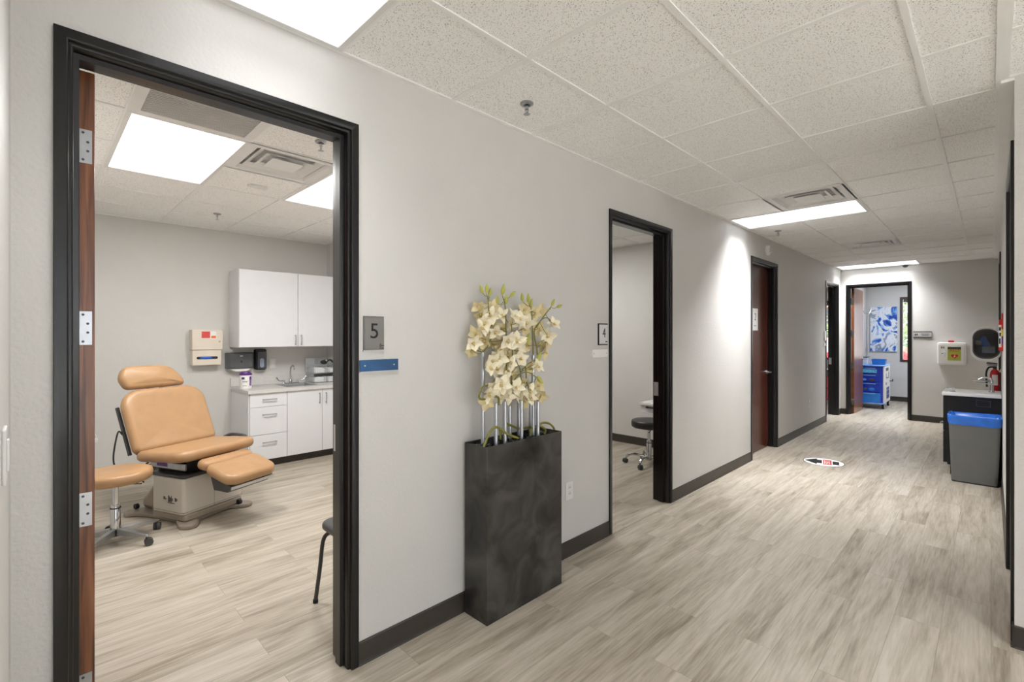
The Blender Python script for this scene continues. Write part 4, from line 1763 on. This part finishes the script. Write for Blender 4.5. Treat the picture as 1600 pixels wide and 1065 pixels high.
# drawer base
r = thing('drawer_cabinet', 'white three drawer base cabinet at the left end of the counter', 'cabinet', (XB, 1.652, 0))
k = MB()
k.box(.001, .628, 0, .40, .085, .829)
k.build('cabinet_body', 'cabinet', r, smooth=0)
k = MB()
k.box(.001, .585, .004, .40, 0, .085)
k.build('toe_kick', 'base', r, smooth=0)
for z0, z1, hz in ((.678, .826, .758), (.372, .674, .592), (.092, .368, .285)):
    k = MB()
    k.box(.629, .650, .012, .398, z0, z1)
    d = k.build('drawer', 'cabinet', r, smooth=0, bevel=.0015)
    bar_handle(d, (.650, .142, hz), (.650, .275, hz), (1, 0, 0))
r = thing('sink_base_cabinet', 'white two door base cabinet under the exam room sink', 'cabinet', (XB, 2.053, 0))
k = MB()
k.box(.001, .628, 0, .74, .085, .73)
k.box(.56, .628, 0, .74, .73, .829)
k.build('cabinet_body', 'cabinet', r, smooth=0)
k = MB()
k.box(.001, .585, 0, .74, 0, .085)
k.build('toe_kick', 'base', r, smooth=0)
for y0, y1, hy_ in ((.002, .404, .366), (.408, .738, .446)):
    k = MB()
    k.box(.629, .650, y0, y1, .092, .826)
    d = k.build('cabinet_door', 'cabinet', r, smooth=0, bevel=.0015)
    bar_handle(d, (.650, hy_, .665), (.650, hy_, .775), (1, 0, 0))
# worktop with sink cut-out
r = thing('worktop', 'pale speckled worktop with backsplash in the exam room', 'worktop', (XB, 1.64, .83))
k = MB()
sx0, sx1, sy0, sy1 = .17, .53, .46, .80
for q in ((.001, sx0, 0, 1.155), (sx1, .672, 0, 1.155), (sx0, sx1, 0, sy0), (sx0, sx1, sy1, 1.155)):
    k.box(*q, 0, .035)
k.build('counter_slab', 'counter', r, smooth=0)
k = MB()
k.box(.001, .022, 0, 1.155, .0352, .135)
k.build('backsplash', 'counter', r, smooth=0, bevel=.002)
r = thing('sink', 'small stainless steel sink set in the exam room worktop', 'sink', (XB, 1.64, .865))
k = MB()


def q5(i, z):
    return [(sx0 + i, sy0 + i, z), (sx1 - i, sy0 + i, z), (sx1 - i, sy1 - i, z), (sx0 + i, sy1 - i, z)]


k.rings([q5(-.012, .0006), q5(-.012, .004), q5(.004, .004), q5(.012, -.01), q5(.022, -.12)], cap0=False)
k.build('basin', 'steel', r, smooth=0, bevel=.006)
k = MB()
k.lathe([(.001, -.119), (.025, -.119), (.028, -.116), (.018, -.115), (.001, -.117)], c=(.35, .63, 0))
k.build('drain', 'chrome', r)
r = thing('faucet', 'chrome gooseneck faucet with wrist blade handles at the exam sink', 'faucet', (XB + .115, 2.285, .8652))
k = MB()
k.box(-.022, .022, -.10, .10, 0, .012)
k.lathe([(.018, .012), (.02, .03), (.012, .05), (.001, .05)], n=16)
k.tube(spline([(0, 0, .03), (0, 0, .17), (.02, .004, .215), (.05, .01, .225), (.075, .014, .20), (.078, .015, .175)]), .0085, 10)
k.build('spout', 'chrome', r, bevel=.002)
for s_ in (-1, 1):
    k = MB()
    k.lathe([(.014, .012), (.013, .045), (.001, .05)], c=(0, .08 * s_, 0), n=14)
    k.tube(spline([(0, .08 * s_, .045), (.02, .12 * s_, .038), (.03, .155 * s_, .05), (.035, .18 * s_, .085)]), [.006] * 13 + [.007, .008, .008, .009, .009, .008], 8)
    k.build('blade_handle', 'chrome', r)

# sharps / glove unit
r = thing('sharps_container', 'beige sharps disposal box with red label on the exam room wall', 'sharps box', (XB, 1.235, 1.132))
k = MB()
k.box(-.0005, .13, .0, .298, .172, .398)
k.build('upper_box', 'beige', r, bevel=.006)
k = MB()
k.box(.001, .12, .004, .285, .0, .17)
k.build('glove_holder', 'beige', r, bevel=.006)
k = MB()
k.prism(rrect(.205, .03, .014, cx=.147, cy=.083), .1195, .1215, 'x')
k.build('glove_slot', 'ink', r, smooth=0)
k = MB()
k.M = Matrix.Translation((.118, .135, .082))
k.ball((0, 0, 0), (.016, .068, .016))
k.build('blue_glove', 'glove', r)
k = MB()
k.box(.13, .1315, .09, .17, .305, .378)
k.build('red_label', 'red_label', r, smooth=0)
k = MB()
k.box(.13, .1315, .178, .232, .295, .38)
k.build('white_label', 'paper', r, smooth=0)
k = MB()
k.box(.1315, .1325, .182, .228, .302, .33)
k.build('orange_label', 'orange_label', r, smooth=0)
k = MB()
k.cyl((.13, .265, .265), (.136, .265, .265), .009, n=12)
k.build('lock', 'steel', r)
# towel dispenser
r = thing('paper_towel_dispenser', 'grey black paper towel dispenser under the white wall cabinet', 'dispenser', (XB, 1.583, 1.075))
k = MB()
k.rings([[(.001, 0, 0), (.001, .285, 0), (.001, .285, .19), (.001, 0, .19)], [(.10, 0, 0), (.10, .285, 0), (.10, .285, .19), (.10, 0, .19)], [(.13, .03, .016), (.13, .262, .016), (.13, .262, .175), (.13, .03, .175)]])
k.build('dispenser_cover', 'dispenser_grey', r, bevel=.004)
k = MB()
k.prism(rrect(.016, .022, .007, cx=.142, cy=.085), .129, .132, 'x')
k.build('level_window', 'ink', r)
k = MB()
k.box(.13, .1315, .128, .156, .145, .155)
k.build('maker_badge', 'silver', r, smooth=0)
k = MB()
k.rings([[(.02, .03, -.001), (.10, .03, -.001), (.10, .255, -.001), (.02, .255, -.001)], [(.04, .09, -.035), (.10, .10, -.03), (.10, .21, -.03), (.04, .20, -.035)]])
k.build('paper_towel', 'paper', r, smooth=0)
# soap dispenser
r = thing('soap_dispenser', 'dark smoked soap dispenser on the wall right of the towel dispenser', 'dispenser', (XB, 1.89, 1.05))
k = MB()
k.prism(rrect(.125, .25, .02, cx=.065, cy=.125), .001, .075, 'x')
k.build('dispenser_body', 'black_flat', r, bevel=.006)
k = MB()
k.prism(rrect(.105, .215, .015, cx=.07, cy=.118), .075, .10, 'x')
k.build('front_cover', 'smoke', r, bevel=.008)
k = MB()
k.prism(rrect(.045, .11, .02, cx=.068, cy=.085), .10, .1015, 'x')
k.build('soap_window', 'grey_win', r)
# switch plate
r = thing('wall_outlet', 'white wall outlet above the exam room backsplash', 'outlet', (XB, 2.11, 1.115))
k = MB()
k.box(.0005, .006, -.035, .035, -.058, .058)
k.build('outlet_plate', 'white', r, smooth=0, bevel=.002)
k = MB()
k.box(.006, .008, -.016, .016, -.034, .034)
k.build('socket', 'paper', r, smooth=0)
# wipes tub
r = thing('wipes_tub', 'white wipes tub with purple lid on the exam room counter', 'wipes tub', (-6.0, 1.712, .8652))
k = MB()
k.lathe([(.001, 0), (.060, 0), (.0625, .005), (.0625, .15), (.001, .15)])
k.build('tub_body', 'paper', r)
k = MB()
k.lathe([(.001, .1501), (.065, .1501), (.065, .166), (.052, .172), (.046, .187), (.001, .187)])
k.build('lid', 'purple', r)


def arc_patch(name, m, a0, a1, z0, z1, rad=.0632):
    k = MB()
    n = 8
    k.rings([[(rad * math.cos(a0 + (a1 - a0) * i / n), rad * math.sin(a0 + (a1 - a0) * i / n), z) for i in range(n + 1)] for z in (z0, z1)], close=False, cap0=False, cap1=False)
    k.build(name, m, r)


arc_patch('purple_block', 'purple', -.95, -.45, .105, .13)
arc_patch('lilac_strip', 'lilac', .35, .85, .03, .135)
arc_patch('purple_corner', 'purple', .35, .85, .10, .135, .0635)
for a in (-.75, -.55, -.35, -.15):
    arc_patch('print_mark', 'charcoal', a, a + .11, .072, .088)
for a in (-.75, -.62, -.49, -.36, -.23):
    arc_patch('fine_print', 'taupe', a, a + .1, .03, .036)
# clear organiser
r = thing('acrylic_organiser', 'clear acrylic drawer organiser on the right of the exam counter', 'organiser', (-6.14, 2.49, .8652))
k = MB()
w_, dp, t = .30, .26, .004
for z in (0, .118, .222):
    k.box(-dp / 2, dp / 2, 0, w_, z, z + t)
for y in (0, w_ - t):
    k.box(-dp / 2, dp / 2, y, y + t, 0, .305)
k.box(-dp / 2, -dp / 2 + t, 0, w_, 0, .305)
k.build('organiser_case', 'clear', r, smooth=0)
for z, y0, y1 in ((.005, .006, .165), (.005, .172, .294), (.123, .006, .165), (.123, .172, .294)):
    k = MB()
    k.box(-dp / 2 + .01, dp / 2 - .002, y0, y1, z + .002, z + .005)
    k.box(dp / 2 - .002, dp / 2 + .002, y0, y1, z + .002, z + .075)
    k.box(-dp / 2 + .01, dp / 2 - .002, y0, y0 + .003, z + .002, z + .07)
    k.box(-dp / 2 + .01, dp / 2 - .002, y1 - .003, y1, z + .002, z + .07)
    k.build('clear_drawer', 'clear', r, smooth=0)
for (y, z, w, h_, lab) in ((.09, .012, .13, .055, 'white packets in the lower left drawer of the clear organiser'), (.235, .012, .08, .06, 'white packets in the lower right drawer of the clear organiser'),
                           (.09, .130, .12, .06, 'white gauze box in the upper left drawer of the clear organiser'), (.235, .130, .06, .05, 'white packet in the upper right drawer of the clear organiser')):
    k = MB()
    rnd = random.Random(int(y * 100 + z * 1000))
    x = -.09
    while x < .10:
        q = rnd.uniform(.01, .03)
        k.box(x, x + q, -w / 2 + rnd.uniform(0, .015), w / 2 - rnd.uniform(0, .015), 0, h_ * rnd.uniform(.75, 1))
        x += q + .002
    tag(k.build('supply_packet', 'paper', loc=(-6.14, 2.49 + y, .8652 + z), smooth=0), lab, 'packets')
r = thing('otoscope', 'black instrument lying on top of the clear organiser', 'instrument', (-6.10, 2.66, .8652 + .228))
k = MB()
k.ball((0, 0, .028), (.05, .045, .027))
k.build('instrument_head', 'black_flat', r)
k = MB()
k.tube(spline([(0, .03, .03), (.0, .08, .055), (.01, .11, .03), (.01, .13, .012)]), .011, 8)
k.build('instrument_handle', 'rubber', r)
k = MB()
k.ball((.03, .02, .045), (.012, .012, .012))
k.build('instrument_lens', 'chrome', r)

# ================================================================== ROOM FOUR
r = thing('wall_desk', 'white wall mounted desk with dark edge behind the black stool', 'desk', (-2.62, 5.73, 0))
k = MB()
k.box(-.50, .35, -.36, -.001, .60, .63)
k.build('desk_top', 'white', r, smooth=0, bevel=.003)
k = MB()
k.box(-.49, .34, -.33, -.001, .50, .60)
dw = k.build('drawer', 'cabinet', r, smooth=0, bevel=.003)
k = MB()
k.tube([(-.40, -.33, .575), (-.40, -.355, .575), (.1, -.355, .575), (.1, -.33, .575)], .011, 8)
k.build('handle', 'ink', dw)

# ================================================================== FAR ROOM
r = thing('supply_cart', 'blue rolling medical cart inside the far doorway', 'cart', (-1.80, 12.27, 0))
k = MB()
k.box(-.20, .285, -.35, .36, .11, .845)
k.build('cart_body', 'cart_blue', r, bevel=.008)
for z0, z1, m_ in ((.70, .83, 'cart_blue'), (.53, .69, 'cart_blue'), (.33, .52, 'cart_blue'), (.12, .32, 'cart_sky')):
    k = MB()
    k.box(-.195, .245, -.372, -.351, z0 + .006, z1 - .006)
    d = k.build('drawer', m_, r, bevel=.005)
    k = MB()
    k.box(-.15, .17, -.384, -.372, z1 - .034, z1 - .018)
    k.build('drawer_pull', 'cart_side', d, bevel=.003)
k = MB()
k.box(-.17, .19, -.3745, -.372, .715, .785)
k.build('drawer_contents', mat('pale_contents', (96, 184, 232), .4, var=.3, scale=30), r, smooth=0)
rnd = random.Random(2)
for z in (.56, .37):
    for x in (-.12, -.01, .10):
        k = MB()
        k.ball((x + rnd.uniform(-.02, .02), -.374, z + .015), (.05, .004, rnd.uniform(.018, .03)))
        k.build('packed_item', rnd.choice(['cart_side', 'charcoal', 'cart_sky']), r)
k = MB()
k.box(-.215, .31, -.39, .38, .845, .872)
k.build('cart_top', 'cart_side', r, bevel=.008)
k = MB()
k.box(.286, .312, -.36, .37, .12, .845)
sd = k.build('side_panel', 'paper', r, bevel=.006)
k = MB()
for y0, y1, z0, z1 in ((-.2, .12, .75, .81), (-.16, .18, .60, .615), (-.16, -.13, .60, .70), (.16, .18, .62, .72), (-.2, -.12, .47, .52)):
    k.box(.312, .316, y0, y1, z0, z1)
k.build('side_bracket', 'charcoal', sd, smooth=0)
k = MB()
for z0, z1 in ((.36, .42), (.28, .35), (.19, .27)):
    k.box(.312, .315, -.12, .22, z0, z1)
k.build('blue_print', mat('deep_blue_print', (32, 66, 140), .4), sd, smooth=0)
k = MB()
k.tube([(.312, .30, .52), (.36, .31, .52), (.36, .31, .56)], .012, 8)
k.build('side_knob', 'charcoal', sd)
for x in (-.17, .28):
    for y in (-.32, .34):
        k = MB()
        k.cyl((x, y, .07), (x, y, .112), .012, n=10)
        k.box(x - .03, x + .03, y - .02, y + .02, .09, .10)
        cs = k.build('caster', 'silver', r)
        k = MB()
        k.cyl((x - .017, y + .02, .058), (x + .017, y + .02, .058), .058, n=22)
        k.build('caster_tyre', 'rubber', cs)
        k = MB()
        k.cyl((x - .019, y + .02, .058), (x + .019, y + .02, .058), .034, n=18)
        k.build('caster_hub', 'beige', cs)
k = MB()
k.box(-.215, .33, -.405, -.345, .098, .118)
k.build('bumper', 'cart_side', r, bevel=.006)
r = thing('storage_bin', 'bright blue plastic bin on top of the medical cart', 'bin', (-1.60, 12.10, .8722))
k = MB()
k.rings([[(-.10, -.08, 0), (.10, -.08, 0), (.10, .08, 0), (-.10, .08, 0)], [(-.115, -.095, .115), (.115, -.095, .115), (.115, .095, .115), (-.115, .095, .115)], [(-.11, -.09, .115), (.11, -.09, .115), (.11, .09, .115), (-.11, .09, .115)], [(-.096, -.076, .01), (.096, -.076, .01), (.096, .076, .01), (-.096, .076, .01)]])
k.build('bin_shell', 'cart_sky', r, smooth=0, bevel=.003)
r = thing('suction_unit', 'white boxy device with a dark lid on the medical cart', 'device', (-1.90, 12.20, .8722))
k = MB()
k.box(-.10, .10, -.10, .10, 0, .135)
k.build('device_case', 'white', r, bevel=.008)
k = MB()
k.box(-.115, .115, -.11, .11, .1352, .152)
k.build('device_lid', 'charcoal', r, bevel=.004)
k = MB()
k.cyl((-.04, -.10, .07), (-.04, -.118, .07), .018, n=14)
k.build('dial', 'charcoal', r)
k = MB()
k.box(.105, .16, -.06, .06, .0, .17)
k.build('clear_jar', 'clear', r, bevel=.006)
r = thing('drip_stand', 'chrome drip stand with hooks behind the medical cart', 'drip stand', (-1.91, 12.83, 0))
k = MB()
k.cyl((0, 0, .08), (0, 0, 1.95), .014, n=12)
k.cyl((0, 0, 1.1), (0, 0, 1.2), .022, n=12)
k.build('pole', 'steel', r)
for i in range(4):
    a = PI / 4 + i * PI / 2
    k = MB()
    k.tube(spline([(0, 0, 1.93), (.05 * math.cos(a), .05 * math.sin(a), 1.95), (.09 * math.cos(a), .09 * math.sin(a), 2.01), (.10 * math.cos(a), .10 * math.sin(a), 2.06)]), .007, 8)
    k.build('hook', 'steel', r)
    k = MB()
    k.tube([(0, 0, .09), (.08 * math.cos(a), .08 * math.sin(a), .05), (.10 * math.cos(a), .10 * math.sin(a), .02)], .012, 8)
    k.ball((.10 * math.cos(a), .10 * math.sin(a), .0201), (.02, .02, .02))
    k.build('leg', 'steel', r)
r = thing('painting', 'blue and white abstract poured paint canvas in the far room', 'painting', (-1.717, YE, 1.603))
k = MB()
k.box(-.242, .242, -.035, .0005, -.50, .50)
k.build('canvas', 'painting', r, smooth=0, bevel=.003)

# side room furniture glimpsed through the narrow doorway
r = thing('desk', 'white desk with dark top inside the side room doorway', 'desk', (-3.0, 12.2, 0))
k = MB()
k.box(-.80, .80, -.35, .35, .70, .735)
k.build('desk_top', 'charcoal', r, smooth=0, bevel=.004)
for x in (-.77, .77):
    for y in (-.32, .32):
        k = MB()
        k.box(x - .022, x + .022, y - .022, y + .022, 0, .70)
        k.build('leg', 'white', r, smooth=0)
k = MB()
k.box(-.74, .74, .30, .315, .30, .70)
k.build('back_panel', 'white', r, smooth=0)
r = thing('drawer_pedestal', 'red drawer pedestal on casters under the side room desk', 'drawer unit', (-2.52, 12.12, 0))
k = MB()
k.box(-.2, .2, -.27, .15, .10, .60)
k.build('pedestal_body', 'car_red', r, bevel=.008)
for z in (.12, .36):
    k = MB()
    k.box(-.19, .19, -.288, -.271, z, z + .22)
    d = k.build('drawer', 'red_label', r, bevel=.004)
    k = MB()
    k.box(-.07, .07, -.30, -.288, z + .17, z + .185)
    k.build('drawer_pull', 'steel', d)
for x in (-.16, .16):
    for y in (-.22, .12):
        k = MB()
        k.cyl((x, y, .05), (x, y, .10), .01, n=8)
        k.cyl((x - .015, y, .045), (x + .015, y, .045), .045, n=16)
        k.build('caster', 'rubber', r)

# ================================================================== WORLD, CAMERA
w = bpy.data.worlds.new('sky')
SC.world = w
w.use_nodes = True
nt = w.node_tree
bg = nt.nodes['Background']
bg.inputs['Color'].default_value = (.88, .93, 1, 1)
bg.inputs['Strength'].default_value = 2.0

sl = bpy.data.lights.new('sun', 'SUN')
sl.energy = 24
sl.angle = .01
sl.color = (.94, .97, 1)
so = bpy.data.objects.new('sun', sl)
COL.objects.link(so)
so.location = (0, 0, 12)
so.rotation_euler = Vector((.5, -.05, -.86)).to_track_quat('-Z', 'Y').to_euler()

cd = bpy.data.cameras.new('camera')
cam = bpy.data.objects.new('camera', cd)
COL.objects.link(cam)
cam.location = (0, 0, H)
cam.rotation_euler = (PI / 2, 0, PI / 4)
cd.sensor_fit = 'HORIZONTAL'
cd.sensor_width = 36
cd.lens = FPX / 1600 * 36
cd.shift_y = -(532.5 - 523.5) / 1600
cd.clip_start = .02
cd.clip_end = 200
SC.camera = cam
vs = SC.view_settings
vs.view_transform = 'Standard'
vs.look = 'None'
vs.exposure = 0.48
vs.gamma = 1
vs.use_curve_mapping = False
